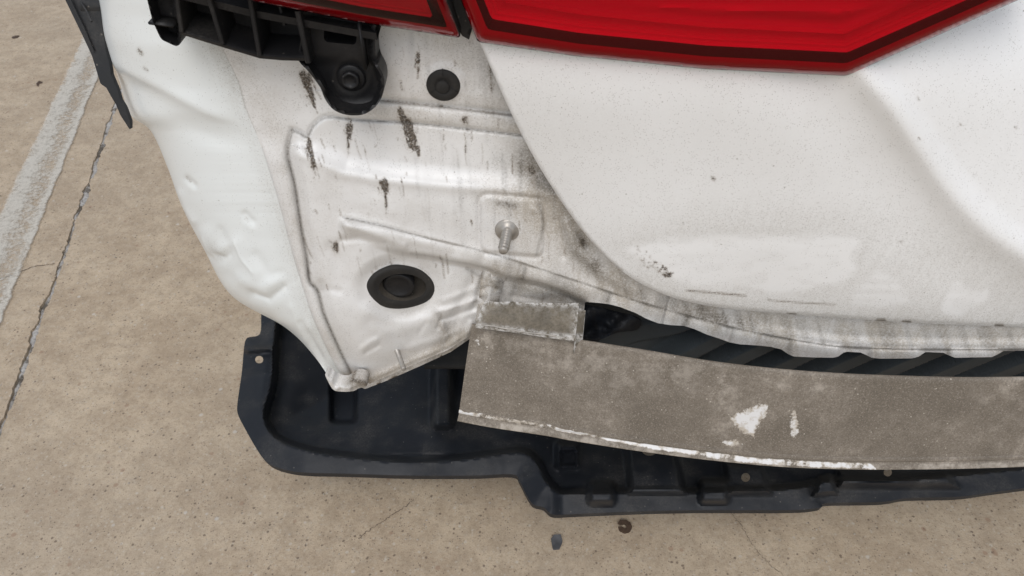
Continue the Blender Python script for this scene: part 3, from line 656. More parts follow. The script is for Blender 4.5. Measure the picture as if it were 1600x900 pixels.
# drain plug
Yd = .716
flange_px = catmull([(572, 446), (578, 431), (595, 420), (618, 415), (643, 417), (663, 426), (676, 441), (679, 457), (669, 470), (648, 477), (622, 482), (600, 480), (583, 467)], 6, True)
inner_px = ellipse(629, 449, 37, 21)
_an = np.arctan2((flange_px[:, 1]-449)/34, (flange_px[:, 0]-626)/54); flange_px = .45*flange_px+.55*np.c_[626+54*np.cos(_an), 449+34*np.sin(_an)]
_a = np.c_[flange_px, np.ones(len(flange_px))]; _c = np.linalg.lstsq(_a, rear_Y(flange_px), rcond=None)[0]
def plug_y(P):
    return P@_c[:2]+_c[2]+.0015-.0075*np.sqrt(np.clip(sst(sdf(P, flange_px), -2, 11), 0, 1))+.004*sst(sdf(P, inner_px), -12, 2)
dp = patch('drain_plug', flange_px, 2.0, lambda P: U(P[:, 0], P[:, 1], plug_y(P)), M['rubber'], car, hem=(0, .012, 0), holes=[inner_px], label='large oval black rubber drain plug with a hollow centre')
ring = resample(inner_px, 3, True); top = U(ring[:, 0], ring[:, 1], plug_y(ring)); cen = top.mean(0)
loops = [top, cen+(top-cen)*.97+np.array([0, .010, 0]), cen+(top-cen)*.93+np.array([0, .022, 0]), cen+(top-cen)*.5+np.array([0, .024, 0]), cen+(top-cen)*.02+np.array([0, .024, 0])]
me = grid_mesh(np.stack(loops, 0), closed_u=True); fix_normals(me); link('cup', me, M['cup'], dp)
disc_at('stem', 624, 440, float(plug_y(np.array([[624., 440.]]))[0])+.014, [(.0195, -.004), (.0195, .0086), (.0190, .0092), (.0150, .0094), (.0145, .0088), (.0, .0088)], M['black'], dp)
# threaded stud with washer
Ys = float(rear_Y(np.array([[793., 360.]]))[0]); base = Vector(U(793, 359, Ys)); tip = Vector(U(786, 393, Ys-.036)); ax = (tip-base).normalized()
st = link('stud', lathe_mesh([(.0145, -.003), (.0145, .0010), (.0125, .0026), (.0085, .0030), (.0080, .0046), (.0052, .0050)], base, (0, -1, .12), 36), M['stud'], car, label='threaded stud with washer on the square pad')
L = (tip-base).length; prof = [(.0064, 0)]; h_ = .004
while h_ < L-.004: prof += [(.0064, h_), (.0064, h_+.0010), (.0046, h_+.0022), (.0046, h_+.0030)]; h_ += .0042
prof += [(.0054, L-.002), (.0046, L), (0, L)]
link('thread', lathe_mesh(prof, base, ax, 24), M['stud'], st)
b0_, b1_ = Vector(U(619, 544, .722)), Vector(U(631, 577, .678)); ax = (b1_-b0_).normalized(); L = (b1_-b0_).length
link('pin', lathe_mesh([(.0085, -.001), (.0085, .001), (.0036, .002), (.0036, L-.001), (.003, L), (0, L)], b0_, ax, 20), M['stud'], car, label='plain short metal pin near the bottom edge')

# ---- tailgate
TL = catmull([(690, -80), (722, 0), (748, 62), (772, 118), (800, 180), (832, 242), (862, 292), (896, 342), (930, 384), (966, 419), (1005, 445), (1055, 466), (1120, 480), (1210, 489), (1330, 498), (1460, 506), (1700, 514), (2000, 518)], 6)
TG = np.vstack([TL, [(2000, -80)]])
CREASE = catmull([(1290, 60), (1335, 125), (1380, 180), (1425, 246), (1470, 310), (1520, 362), (1580, 408), (1680, 460)], 5)
def tail_Y(P):
    u, v = P[:, 0], P[:, 1]; d, s, t = pd(P, TL)
    y = .640+.022*np.exp(-d/110)-.018*np.exp(-((v-120)/140)**2)
    y += .003*(1-np.sqrt(np.clip(1-(1-np.clip(d/4, 0, 1))**2, 0, 1)))
    dc, sc, tc = pd(P, CREASE); x = -sc      # right of / above the crease
    y += .00022*np.clip(x-12, 0, None)*sst(x, -10, 60)-.0045*np.exp(-((x-16)/26)**2)
    y += .005*np.exp(-((sc-55)/60)**2)
    y -= .030*np.clip((u-760)/840, 0, 1)
    y += .002*np.exp(-((v-512)/40)**2)
    y += .0007*strokes(P, [([(1000, 385), (1100, 375), (1250, 372)], 12, 1)])+.002*(vnoise(P, 120, 3)-.5)
    return y
SCRAPE = catmull([(978, 388), (1040, 370), (1110, 365), (1220, 365), (1320, 370), (1345, 376), (1330, 400), (1340, 425), (1300, 445), (1220, 458), (1130, 455), (1060, 440), (1010, 410)], 5, True)
SC2 = catmull([(1470, 490), (1480, 455), (1495, 440), (1512, 448), (1530, 455), (1545, 450), (1542, 470), (1520, 485), (1505, 495)], 5, True)
rs_ = random.Random(3); scuff = []
for q in range(60):
    t = rs_.random()**.6; scuff.append((985+62*t+rs_.gauss(0, 5), 392+40*t+rs_.gauss(0, 4)-6*(1-t), rs_.uniform(1.2, 2.2)))
def tail_attrs(V, P3):
    s1 = np.maximum(sst(sdf(V, SCRAPE), -6, 12), sst(sdf(V, SC2), -4, 8)*.9)
    s1 = np.maximum(s1, sst(sdf(V, catmull([(1365, 425), (1400, 440), (1420, 470), (1380, 480), (1330, 470)], 5, True)), -8, 8)*.6)
    fl = .08+.12*sst(V[:, 1], 150, 480)+.38*sst(sdf(V, np.array([(940, 380), (1040, 340), (1380, 330), (1640, 420), (1640, 530), (1200, 500), (1050, 480)])), -40, 30)+.35*strokes(V, [([(1000, 440), (1060, 468), (1200, 488), (1600, 508)], 16, 1)])-.75*s1*(.55+.6*sst(vnoise(np.c_[V[:, 0]*.3, V[:, 1]], 7, 3), .2, .6))
    di = sum(.75*np.exp(-(np.hypot(V[:, 0]-a_, V[:, 1]-b_)/r_)**2) for a_, b_, r_ in scuff)+strokes(V, [([(1037, 428), (1047, 432)], 3, .7), ([(1113, 278), (1116, 280)], 3, 1.0), ([(1073, 454), (1120, 458), (1165, 462)], 2.2, .8), ([(1200, 469), (1250, 473), (1305, 476)], 2.0, .7), ([(1150, 450), (1190, 455)], 6, .25), ([(1434, 153), (1436, 156)], 2.2, .8), ([(1436, 216), (1437, 218)], 2.2, .8), ([(1407, 377), (1409, 378)], 2.2, .7), ([(1500, 194), (1502, 195)], 2, .7), ([(1586, 198), (1588, 200)], 2.2, .8)])
    return {'film': np.clip(fl, 0, 1), 'soot_shade': .25*strokes(V, [([(1060, 470), (1200, 489), (1600, 509)], 5, .8)]), 'dirt': np.clip(di, 0, 1)}
patch('tailgate', TG, 5.0, lambda P: U(P[:, 0], P[:, 1], tail_Y(P)), M['tailgate'], car, hem=(0, .022, .0), attrs=tail_attrs, istep=3.2, holes=[np.array([(702, -66), (756, 58), (900, 79), (1100, 99), (1320, 109), (1690, -55), (1690, -66)], float)], label='dusty white tailgate with a scraped patch along its lower edge')
# the tailgate goes on above the frame
a = U(np.linspace(690, 2000, 40), np.full(40, -80.), tail_Y(np.c_[np.linspace(690, 2000, 40), np.full(40, -80.)]))
rows = [a+np.array([0, dy, dz]) for dz, dy in ((-.004, .006), (.06, .03), (.14, .10), (.25, .2), (.36, .3), (.44, .42), (.46, .9))]
me = grid_mesh(np.stack(rows, 0), {'film': np.full(40*7, .2), 'soot_shade': np.zeros(280), 'dirt': np.zeros(280)}); fix_normals(me)
link('rear_screen_surround', me, M['tailgate'], car)

# ---- tail lights
def offset_poly(P, d):
    """move a closed outline inwards by d (d may be one value per edge)"""
    P = np.asarray(P, float); n = len(P); area = .5*np.sum(P[:, 0]*np.roll(P[:, 1], -1)-np.roll(P[:, 0], -1)*P[:, 1]); sg = 1 if area > 0 else -1
    d = np.broadcast_to(d, n); out = []
    for i in range(n):
        a, b, c = P[i-1], P[i], P[(i+1) % n]; e1 = (b-a)/np.linalg.norm(b-a); e2 = (c-b)/np.linalg.norm(c-b)
        n1 = sg*np.array([-e1[1], e1[0]]); n2 = sg*np.array([-e2[1], e2[0]])
        A_ = np.array([n1, n2]); r = np.array([n1@b+d[i-1], n2@b+d[i]])
        if abs(np.linalg.det(A_)) < .05: out.append(b+n1*d[i])
        else: out.append(np.linalg.solve(A_, r))
    return np.array(out)
def soften(P, r=6):
    out = []; n = len(P)
    for i in range(n):
        a, b, c = P[i-1], P[i], P[(i+1) % n]; l1 = min(r, .4*np.linalg.norm(a-b)); l2 = min(r, .4*np.linalg.norm(c-b))
        p, q = b+(a-b)/np.linalg.norm(a-b)*l1, b+(c-b)/np.linalg.norm(c-b)*l2
        for t in (0, .33, .67, 1): out.append((1-t)**2*p+2*t*(1-t)*b+t*t*q)
    return np.array(out)
def tail_light(out0, Y0, rim, bez, label, steps):
    root = bpy.data.objects.new('tail_light', None); COL.objects.link(root); c = U(*np.mean(out0, 0), float(np.mean(Y0(out0))))
    root.location = c; root.parent = car; root.matrix_parent_inverse = world_of(car).inverted(); root['label'] = label
    o0 = soften(out0, 7); i1 = soften(offset_poly(out0, rim), 5); i2 = soften(offset_poly(out0, np.asarray(rim)+np.asarray(bez)), 5)
    def lens_y(P):
        d = np.clip(sdf(P, o0), 0, 18)/18; return Y0(P)-.006-.013*np.sqrt(1-(1-d)**2)
    patch('lens', o0, 4, lambda P: U(P[:, 0], P[:, 1], lens_y(P)), M['lens'], root, hem=None, istep=6)
    # side wall of the lamp, then rim, dark bezel and ribbed reflector behind the lens
    edge = resample(o0, 5, True); y = lens_y(edge)
    me = grid_mesh(np.stack([U(edge[:, 0], edge[:, 1], y+.0004), U(edge[:, 0], edge[:, 1], y+.0004)+np.array([0, .034, 0])], 0), closed_u=True); fix_normals(me)
    link('side_wall', me, M['black'], root)
    oi = offset_poly(out0, 1.5)
    patch('rim', soften(oi, 7), 4, lambda P: U(P[:, 0], P[:, 1], lens_y(P)+.0025), M['rim'], root, holes=[i1], hem=None, istep=5)
    # bezel: steps back from the rim
    r1 = resample(i1, 6, True); n_ = len(r1); r2 = resample(i2, 6, True)
    k2 = np.array([r2[np.argmin(((r2-p)**2).sum(1))] for p in r1])
    levels = []
    for t, dy in ((0, .0), (0, .006), (.35, .007), (.35, .010), (.7, .011), (.7, .014), (1, .015), (1, .020)):
        p = r1*(1-t)+k2*t; levels.append(U(p[:, 0], p[:, 1], Y0(p)-.0155+dy))
    me = grid_mesh(np.stack(levels, 0), closed_u=True); fix_normals(me); link('bezel', me, M['bezel'], root, smooth=False)
    # reflector: stepped light-guide ribs running round the lamp, then a faceted floor
    tot = np.asarray(rim, float)+np.asarray(bez, float)-1.5
    def ring_at(o): 
        Pq = offset_poly(out0, tot+o); return np.vstack([Pq[i]+(Pq[(i+1) % len(Pq)]-Pq[i])*t for i in range(len(Pq)) for t in np.linspace(0, 1, 24, endpoint=False)])
    lv = []; y = .006
    for a_, dy in steps: 
        rg = ring_at(a_); lv.append(U(rg[:, 0], rg[:, 1], Y0(rg)+.002+dy))
    me = grid_mesh(np.stack(lv, 0), closed_u=True); fix_normals(me); link('light_guide', me, M['reflector'], root, smooth=False)
    end = offset_poly(out0, tot+steps[-1][0]-.5)
    patch('reflector', end, 5, lambda P: U(P[:, 0], P[:, 1], Y0(P)+.002+steps[-1][1]+.0006-.010*sst(sdf(P, end), 6, 40)), M['reflector'], root, hem=None, istep=6)
    return root
tl_out = np.array([(690, -75), (746, 66), (900, 88), (1100, 108), (1322, 119), (1700, -48), (1700, -75)], float)
tail_light(tl_out, lambda P: .626+.022*np.exp(-np.clip(P[:, 0]-705, 0, None)/110)-.030*np.clip((P[:, 0]-760)/840, 0, 1)+.00003*(119-P[:, 1]), [22, 22, 20, 20, 18, 22, 22], [12, 17, 17, 17, 15, 12, 12], 'long red tail light on the tailgate', ((0, 0), (5, .001), (5.5, .004), (11, .003), (11.5, .007), (17, .006), (17.5, .010), (30, .006), (30.5, .012), (38, .011)))
ql_out = np.array([(200, -75), (395, 2), (560, 35), (721, 60), (668, -75)], float)
tail_light(ql_out, lambda P: .672-.03*sst(P[:, 1], 60, -60)+.00002*(P[:, 0]-720), [12, 13, 13, 14, 10], [10, 12, 12, 15, 8], 'short red tail light on the body corner', ((0, 0), (3.5, .001), (4, .003), (8, .002), (8.5, .005), (12, .004)))
patch('gap_shade_strip', np.array([(640, -75), (690, -75), (700, -40), (720, 0), (738, 44), (733, 62), (722, 56), (700, 20), (680, -20)], float), 3, lambda P: U(P[:, 0], P[:, 1], np.full(len(P), .684)), M['rubber'], car, hem=(0, .010, 0), istep=8)  # black strip added where the gap between the lamps is only in shade

# ---- black bumper bracket with ribs
br = bpy.data.objects.new('bumper_bracket', None); COL.objects.link(br); br.location = U(430, 60, .69); br.parent = car; br.matrix_parent_inverse = world_of(car).inverted()
br['label'] = 'ribbed black plastic bumper bracket under the tail light'
BY = .655
def bpatch(name, px, y0, y1, step=3.0, yf=None, holes=(), mat='black', **kw):
    f = yf or (lambda P: np.full(len(P), y0))
    return patch(name, px, step, lambda P: U(P[:, 0], P[:, 1], f(P)), M[mat], br, hem=(0, y1-y0, 0), holes=holes, istep=5, **kw)
def uz(u, v, Y, dz): p = U(u, v, Y); p[2] += dz; return p
# rear wall, sits on the body
bpatch('back_wall', np.array([(215, -70), (232, -10), (250, 40), (290, 40), (350, 58), (408, 74), (480, 80), (590, 80), (590, -70)]), .694, .700)
# shelf along the bottom, between the ribs
fr = resample(np.array([(284, 48), (345, 67), (405, 85), (440, 88), (482, 89)]), 6); front = U(fr[:, 0], fr[:, 1], BY)
lip = front+np.array([0, 0, -.004]); back = front+np.array([0, .040, .004])
me = grid_mesh(np.stack([back+np.array([0, 0, -.004]), lip+np.array([0, .001, 0]), lip, front+np.array([0, -.0008, -.0008]), front+np.array([0, .0015, .0003]), back], 0)); fix_normals(me); link('shelf', me, M['black'], br, smooth=False)
def rib(u0, v0, u1, v1, w, y=BY, depth=.04):
    """upright web: front edge from (u1,v1) at the foot up to (u0,v0)"""
    p1 = U(u1, v1, y-.003); p0 = U(u0, v0, y-.003); P = []
    pts = [p1+(p0-p1)*t for t in np.linspace(0, 1, 8)]
    prof = [(-w/2, depth), (-w/2, .001), (-w*.3, 0), (w*.3, 0), (w/2, .001), (w/2, depth)]
    me = grid_mesh(np.array([[q+np.array([a, b, 0]) for a, b in prof] for q in [pts[0]+np.array([0, .004, -.001])]+pts]), closed_u=True); fix_normals(me); link('rib', me, M['black'], br, smooth=False)
rib(320, -20, 347, 69, .0042); rib(388, -10, 405, 88, .0042); rib(464, 18, 481, 99, .0048); rib(272, -30, 283, 50, .004); rib(432, -10, 444, 40, .003, BY+.012, .03)
# cross rail under the lamp
fr = resample(np.array([(240, -22), (330, 0), (395, 16), (480, 32), (588, 52)]), 8); f0 = U(fr[:, 0], fr[:, 1], BY+.004)
me = grid_mesh(np.stack([f0+np.array([0, .034, 0]), f0, f0+np.array([0, .001, -.007]), f0+np.array([0, .034, -.005])], 0), closed_u=False); fix_normals(me); link('rail', me, M['black'], br, smooth=False)
# end cup on the left
cup = np.array([(218, -70), (230, 0), (238, 32), (247, 52), (252, 62), (276, 73), (283, 68), (284, 40), (276, 0), (262, -70)])
cs = soften(cup, 5)
bpatch('end_cup', cs, BY, BY+.04, 2.5, yf=lambda P: BY+.020*sst(sdf(P, cs), 3, 6.5)+.012*sst(P[:, 1], 20, 34)*0)
link('cup_web', box_mesh(U(256, 33, BY+.010), (.022, .018, .0025), Matrix.Rotation(.15, 3, 'Y'), .0006), M['black'], br)
# mounting lobe with its bolt
lobe = catmull([(470, 60), (466, 92), (482, 112), (500, 136), (508, 155), (522, 172), (545, 180), (570, 178), (590, 163), (600, 140), (599, 118), (588, 92), (586, 40), (586, 20), (470, 20)], 5, True)
slot = rrect(506, 40, 557, 68, 7, .10)
def lobe_y(P):
    d = sdf(P, lobe); rimh = 1-sst(d, 5, 9); bot = sst(P[:, 1], 84, 104)
    return .676-.020*rimh*np.maximum(bot, .4)-.004*(1-bot)+.0016*np.exp(-((np.hypot(P[:, 0]-549, P[:, 1]-121)-28)/4)**2)*-1+.006*sst(P[:, 1], 150, 176)*-1
bpatch('mounting_lobe', lobe, .676, .700, 2.2, yf=lobe_y, holes=[slot])
link('slot_floor', box_mesh(U(532, 54, .697), (.05, .004, .03)), M['void'], br)
link('web', box_mesh(U(568, 68, .668), (.003, .018, .045), None, .0006), M['black'], br)
bo = Vector(U(549, 121, .675)); bt = link('bolt', lathe_mesh([(.0135, -.001), (.0135, .0018), (.0125, .0026), (.0088, .0030)], bo, (0, -1, 0), 40), M['black'], br)
link('bolt_head', lathe_mesh([(.0092, .001), (.0092, .0072), (.0080, .0084), (.0062, .0084), (.0058, .0074), (0, .0074)], bo, (0, -1, 0), 36, lobes=lambda t: 1-.05*(math.cos(6*t)*.5+.5)), M['black'], bt)

# ---- black side retainer at the upper left
sr = bpy.data.objects.new('side_retainer', None); COL.objects.link(sr); sr.location = U(150, 60, .86); sr.parent = car; sr.matrix_parent_inverse = world_of(car).inverted()
sr['label'] = 'pointed black plastic side retainer hanging beside the body corner'
def rp(name, px, y, t, step=3, mat='liner'):
    return patch(name, np.array(px, float), step, lambda P: U(P[:, 0], P[:, 1], y(P)), M[mat], sr, hem=(.002, t, 0), back=True, istep=6)
yr = lambda P: .775+.04*np.clip((200-P[:, 1])/200, 0, 1.4)
rp('spine', [(98, -60), (103, 0), (118, 33), (132, 62), (144, 88), (150, 108), (157, 131), (166, 137), (176, 155), (181, 163), (188, 180), (203, 203), (203, 190), (195, 168), (188, 157), (183, 140), (178, 128), (173, 116), (171, 100), (166, 84), (163, 64), (159, 40), (156, 0), (146, -60)], lambda P: yr(P)-.012, .003)
rp('outer_web', [(100, -60), (106, 0), (121, 32), (147, 35), (152, 60), (148, 88), (144, 86), (133, 62), (119, 35), (102, 0)], lambda P: yr(P)-.006, .008)
rp('clip_face', [(147, 36), (153, 38), (158, 62), (164, 88), (170, 112), (172, 130), (158, 128), (150, 100), (147, 70)], lambda P: yr(P)-.010+.01*sst(P[:, 0], 150, 172), .008)
rp('upper_pad', [(112, -60), (118, 0), (127, 18), (140, 33), (146, 30), (160, 34), (157, 0), (150, -60)], lambda P: yr(P)-.014+.006*sst(P[:, 1], 10, 30), .010)
for q0, q1 in (((110, 0), (146, 80)), ((128, 5), (143, 34))):
    a, b = U(*q0, .800), U(*q1, .785); link('edge_bead', tube_mesh([a, (a+b)/2+np.array([.001, 0, 0]), b], .0012, 8), M['liner'], sr)
# ---- bumper beam
bt_px = catmull([(737, 508), (790, 516), (850, 525), (905, 533), (1000, 548), (1120, 568), (1250, 582), (1400, 590), (1600, 592), (2000, 578)], 10)
bb_px = catmull([(717, 646), (770, 656), (850, 668), (900, 677), (1010, 694), (1130, 709), (1250, 719), (1400, 722), (1600, 718), (2000, 700)], 10)
nb = 420; s0 = np.linspace(0, 1, len(bt_px)); s1 = np.linspace(0, 1, nb)
T3 = G(bt_px[:, 0], bt_px[:, 1], .575); B3b = G(bb_px[:, 0], bb_px[:, 1], .447)
T3 = np.stack([np.interp(s1, s0, T3[:, k]) for k in range(3)], -1); B3b = np.stack([np.interp(s1, s0, B3b[:, k]) for k in range(3)], -1)
dirv = np.gradient((T3+B3b)/2, axis=0); dirv /= np.linalg.norm(dirv, axis=1)[:, None]
upv = B3b-T3; H = np.linalg.norm(upv, axis=1)[:, None]; dn = upv/H
nrm = np.cross(dirv, dn); nrm /= np.linalg.norm(nrm, axis=1)[:, None]
if nrm[0, 1] > 0: nrm = -nrm
prof = []      # (down fraction, out offset)
prof += [(.55, -.060), (.30, -.050), (.06, -.010), (.008, -.0055), (-.003, -.0042), (-.004, -.0028), (.000, -.0012), (.010, -.0003)]
prof += [(x, .0 + .0012*math.sin(x*math.pi)) for x in np.r_[np.linspace(.03, .90, 40), np.linspace(.915, .94, 4)]]
prof += [(.948, .0018), (.956, .0018), (.964, .0019), (.972, .0020), (.980, .0018), (.988, .0013), (.996, .0004), (1.004, -.0006), (1.015, .0), (1.03, .0012), (1.05, .0024), (1.075, .0030), (1.085, .0016), (1.088, -.004), (1.07, -.02), (1.05, -.055)]
rows = []
for f_, o_ in prof: rows.append(T3+dn*(H*f_)+nrm*o_)
Pb = np.stack(rows, 0)
inner = np.stack([T3+dn*(H*f_)+nrm*o_ for f_, o_ in ((1.04, -.052), (1.05, -.006), (.95, -.004), (.10, -.006), (.32, -.046), (.55, -.056))], 0)
Pb = np.concatenate([Pb, inner], 0)
pb = PX(Pb.reshape(-1, 3)); Vf = np.repeat(np.array([p[0] for p in prof]+[.5]*6), nb)
pk = pb.reshape(-1, 2)
chip = np.zeros(len(pk))
SCR = [catmull([(1138, 655), (1160, 641), (1196, 630), (1198, 648), (1184, 668), (1180, 685), (1165, 680), (1150, 668)], 4, True), catmull([(1127, 690), (1148, 685), (1161, 692), (1152, 698), (1135, 697)], 4, True), catmull([(1235, 678), (1235, 650), (1239, 632), (1243, 640), (1250, 668), (1243, 684)], 4, True)]
for s_ in SCR: chip = np.maximum(chip, sst(sdf(pk, s_), -9, 13)*.98)
eN = vnoise(np.c_[pk[:, 0], pk[:, 0]*0], 26, 5)*.6+vnoise(np.c_[pk[:, 0], pk[:, 0]*0], 9, 15)*.4
lo_ = np.interp(pk[:, 0], [717, 860, 960, 1120, 1360, 1400], [.945, .955, .985, 1.0, 1.012, 1.2])+.035*(eN-.45); hi_ = np.interp(pk[:, 0], [717, 900, 1100, 1360], [1.0, 1.012, 1.05, 1.075])
chip = np.maximum(chip, sst(Vf, lo_-.006, lo_+.006)*(1-sst(Vf, hi_-.01, hi_+.01))*(Vf > .9)*(.50+.45*sst(eN, .30, .55)))
chip = np.maximum(chip, .35*np.exp(-(np.hypot(pk[:, 0]-755, pk[:, 1]-535)/26)**2))
film = np.clip(.9*sst(Vf, 1.01, 1.03)+strokes(pk, [([(745, 520), (765, 540)], 22, .8), ([(820, 540), (1000, 570), (1110, 590)], 26, .55), ([(1130, 580), (1140, 680)], 18, .45), ([(1200, 600), (1300, 612)], 9, .5), ([(880, 590), (980, 610)], 26, .3), ([(1560, 620), (1600, 690)], 40, .3)]), 0, 1)
me = grid_mesh(Pb, {'chip': chip, 'film': film}, closed_u=False)
fix_normals(me)
# end cap ring: tie outer to inner
beam = link('bumper_beam', me, M['beam'], car, label='dusty grey-brown steel bumper beam with white scrape marks')
me.set_sharp_from_angle(angle=math.radians(38))
# crush bracket between body and beam
def cb(name, px, zs, thick, label=None):
    px = np.array(px, float); Vc = np.array([G(*p, z) for p, z in zip(px, zs)])
    # bilinear sheet
    n_ = 24; uu = np.linspace(0, 1, n_); P = np.zeros((n_, n_, 3))
    for i, a in enumerate(uu):
        for j, b in enumerate(uu): P[i, j] = (1-a)*((1-b)*Vc[0]+b*Vc[1])+a*((1-b)*Vc[3]+b*Vc[2])
    fl = P.reshape(-1, 3); fl[:, 2] += (vnoise(fl, .02, 5)-.5)*.003
    top = P; bot = P+np.array([0, 0, -thick])
    fr_ = []; ring = np.concatenate([P[0, :], P[1:, -1], P[-1, -2::-1], P[-2:0:-1, 0]], 0); rb = ring+np.array([0, .001, -thick])
    gi, gj = np.meshgrid(uu, uu, indexing='ij'); ed = np.minimum(np.minimum(gi, 1.0-gi)*.55, np.minimum(gj, 1-gj)*1.4)
    me1 = grid_mesh(top, {'film': np.clip(1.0*np.exp(-(ed/.05)**2)+.35*np.exp(-gi/.3), 0, 1)})
    bm = bmesh.new(); bm.from_mesh(me1); 
    r = bmesh.ops.extrude_face_region(bm, geom=bm.faces[:]); bmesh.ops.translate(bm, vec=(0, 0, -thick), verts=[g for g in r['geom'] if isinstance(g, bmesh.types.BMVert)])
    bmesh.ops.recalc_face_normals(bm, faces=bm.faces); bm.to_mesh(me1); bm.free()
    o = link(name, me1, M['bracket'], beam)
    me1.set_sharp_from_angle(angle=math.radians(40))
    if label: o['label'] = label
    return o
cb('mounting_bracket', [(757, 470), (905, 474), (899, 529), (743, 507)], (.606, .606, .590, .590), .005, 'flat rust-dusted bracket joining beam and body')
cb('bracket_flange', [(900, 480), (915, 485), (911, 525), (898, 527)], (.604, .596, .580, .588), .05)
a, b = G(752, 507.5, .592), G(870, 526, .592); link('bracket_edge', tube_mesh([a+(b-a)*t+np.array([0, 0, .001*math.sin(t*9)]) for t in np.linspace(0, 1, 14)], [.0009+.0004*math.sin(i*2.1) for i in range(14)], 8), M['stud'], beam)
# bent tab beside the bracket
tab = catmull([(752, 432), (764, 424), (790, 428), (786, 446), (780, 470), (778, 488), (766, 490), (755, 506), (742, 508), (746, 480), (750, 455)], 5, True)
patch('bent_tab', tab, 2.2, lambda P: U(P[:, 0], P[:, 1], .715-.010*np.sin(np.clip((P[:, 0]-742)/45, 0, 1)*math.pi)-.006*np.exp(-(np.hypot(P[:, 0]-772, P[:, 1]-437)/10)**2)+(vnoise(P, 10, 5)-.5)*.006+.003*np.exp(-((P[:, 1]-452)/4)**2)), M['panel'], car, hem=(0, .008, 0),
      attrs=lambda V, P: {'film': .5+.5*vnoise(V, 9, 2), 'soot_shade': np.clip(.55*sst(vnoise(V, 8, 7), .45, .75)+strokes(V, [([(786, 428), (780, 470), (778, 490)], 5, .6)]), 0, 1), 'dirt': np.clip(strokes(V, [([(752, 432), (748, 480)], 3, .6), ([(760, 446), (785, 450)], 2, .5)]), 0, 1)}, label='crumpled sheet metal tab beside the bracket')

# ---- dark lower body behind the beam
nx, nz = 520, 170; xs = np.linspace(.02, 1.3, nx); zz = np.linspace(0, 1, nz)
P = np.zeros((nz, nx, 3))
rib_of = lambda t: sst(np.sin((xs+.30*t)*2*math.pi/.080), -.2, .2)
for i, t in enumerate(zz):
    P[i, :, 0] = xs; P[i, :, 1] = .735+.05*t**2*0-.03*(xs-.1)-.034*rib_of(t)*sst(xs, .16, .25)+.045*t-.02*np.exp(-((xs-.12)/.05)**2)*math.sin(t*9); P[i, :, 2] = .66-.34*t
me = grid_mesh(P); fix_normals(me); link('floor_pan', me, M['dark_pan'], car)
patch('torn_liner', catmull([(908, 484), (930, 482), (965, 490), (1000, 500), (996, 515), (965, 520), (940, 530), (915, 540)], 5, True), 3, lambda P: U(P[:, 0], P[:, 1], .715+.012*np.sin((P[:, 0]*.8+P[:, 1])/9)+(vnoise(P, 12, 4)-.5)*.02), M['tray'], car, hem=(0, .004, 0))
# underbody: keeps daylight out from below, as the real one does
for nm, c, s in (('underbody', (.60, 1.55, .36), (1.5, 1.5, .03)), ('inner_wall', (-.02, 1.4, .60), (.02, 1.2, .5))):
    link(nm, box_mesh(c, s, None, .01), M['void'], car)

# ---- undertray
TR = np.vstack([catmull([(410, 470), (408, 490), (406, 522), (386, 528), (381, 545), (378, 580), (371, 630), (372, 648), (384, 672), (400, 700), (413, 718), (432, 730), (470, 738), (540, 740), (640, 743), (740, 743), (800, 741), (812, 752), (822, 772), (833, 788), (850, 793), (864, 804), (900, 803), (1000, 799), (1100, 797), (1235, 797), (1282, 793), (1292, 786), (1380, 784), (1420, 778), (1500, 776), (1560, 768), (1700, 750), (2000, 712)], 4), [(2000, 600), (1400, 600), (1000, 560), (700, 480), (560, 470)]])
IN = catmull([(432, 490), (428, 540), (424, 600), (412, 645), (420, 672), (440, 690), (490, 706), (560, 716), (640, 722), (720, 718), (790, 708), (820, 708), (838, 722), (852, 750), (872, 770), (900, 772), (1000, 770), (1100, 770), (1240, 764), (1300, 752), (1390, 752), (1480, 745), (1700, 722), (2000, 688)], 4)
INP = np.vstack([IN, [(2000, 540), (1000, 500), (560, 440)]])
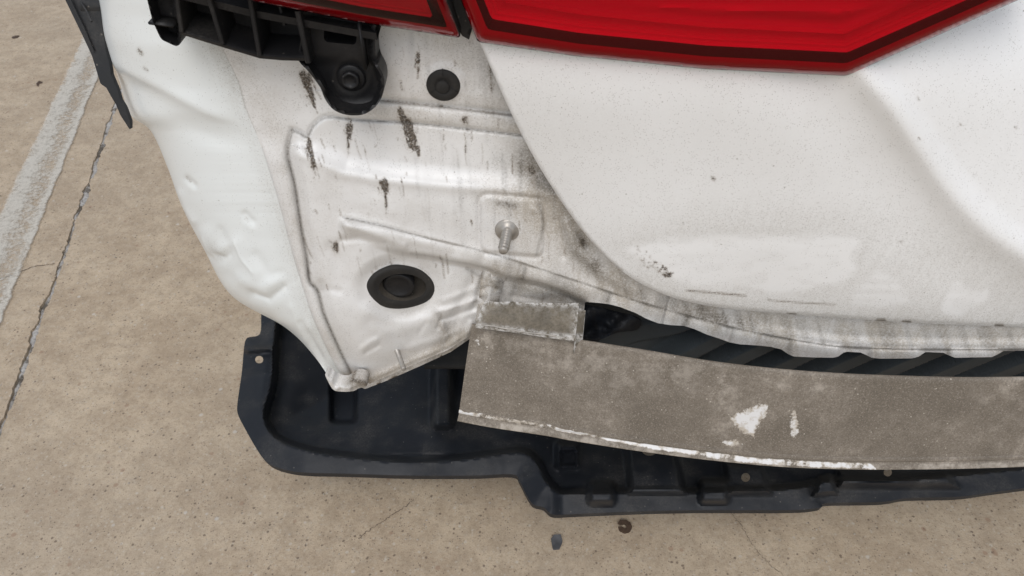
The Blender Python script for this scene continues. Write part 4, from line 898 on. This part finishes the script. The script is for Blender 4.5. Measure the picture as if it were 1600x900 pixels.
def tray_z(P):
    u, v = P[:, 0], P[:, 1]; d = sdf(P, TR); di = sdf(P, INP)
    z = .215-.018*np.clip(1-d/36, 0, 1)                       # rim slopes down to its outer edge
    z -= .055*sst(di, -2, 11)+.030*sst(di, 15, 120)
    z += .050*sst(sdf(P, rrect(676, 520, 708, 668, 8)), -6, 8)
    z -= .030*sst(sdf(P, rrect(517, 595, 556, 660, 6)), -4, 5)
    z += .030*sst(sdf(P, rrect(430, 480, 470, 560, 8)), -6, 8)*0
    z += .045*sst(sdf(P, rrect(918, 752, 962, 790, 9)), -4, 9)+.045*sst(sdf(P, rrect(1092, 748, 1140, 788, 9)), -4, 9)
    z += .060*sst(sdf(P, np.array([(975, 690), (1058, 700), (1070, 770), (985, 770)])), -6, 10)
    z += .040*sst(sdf(P, np.array([(1130, 720), (1190, 728), (1205, 772), (1140, 772)])), -5, 8)+.035*sst(sdf(P, np.array([(1280, 745), (1298, 742), (1310, 772), (1270, 776)])), -3, 6)
    z += .030*sst(sdf(P, np.array([(1310, 735), (1480, 740), (1500, 762), (1310, 762)])), -5, 9)
    z += .025*sst(sdf(P, rrect(868, 690, 905, 732, 6)), -5, 8)-.02*sst(sdf(P, rrect(876, 704, 900, 728, 4)), -3, 4)
    z += .012*np.exp(-(pd(P, [(388, 548), (424, 545)])[0]/5)**2)*(u < 426)-.008*(sst(v, 545, 552)*(1-sst(v, 575, 590)))*(u < 424)*(di < 0)
    z -= .02*sst(u, 860, 880)*(1-sst(di, -5, 10))*.5
    z += .010*np.sin(u/46)*sst(di, 20, 60)*sst(v, 560, 620)*(u < 800)
    z += (vnoise(P, 40, 4)-.5)*.005+(vnoise(P, 9, 6)-.5)*.0004
    return z
holes = [ellipse(405, 562, 6.5, 6), ellipse(1165, 746, 7, 7), ellipse(1387, 738, 6.5, 6.5), ellipse(1015, 704, 12, 8)]
patch('undertray', TR, 3.5, lambda P: G(P[:, 0], P[:, 1], tray_z(P)), M['tray'], car, hem=(0, .004, -.016), hole_hem=False, holes=holes, istep=3.0, label='black plastic undertray sticking out below the beam')
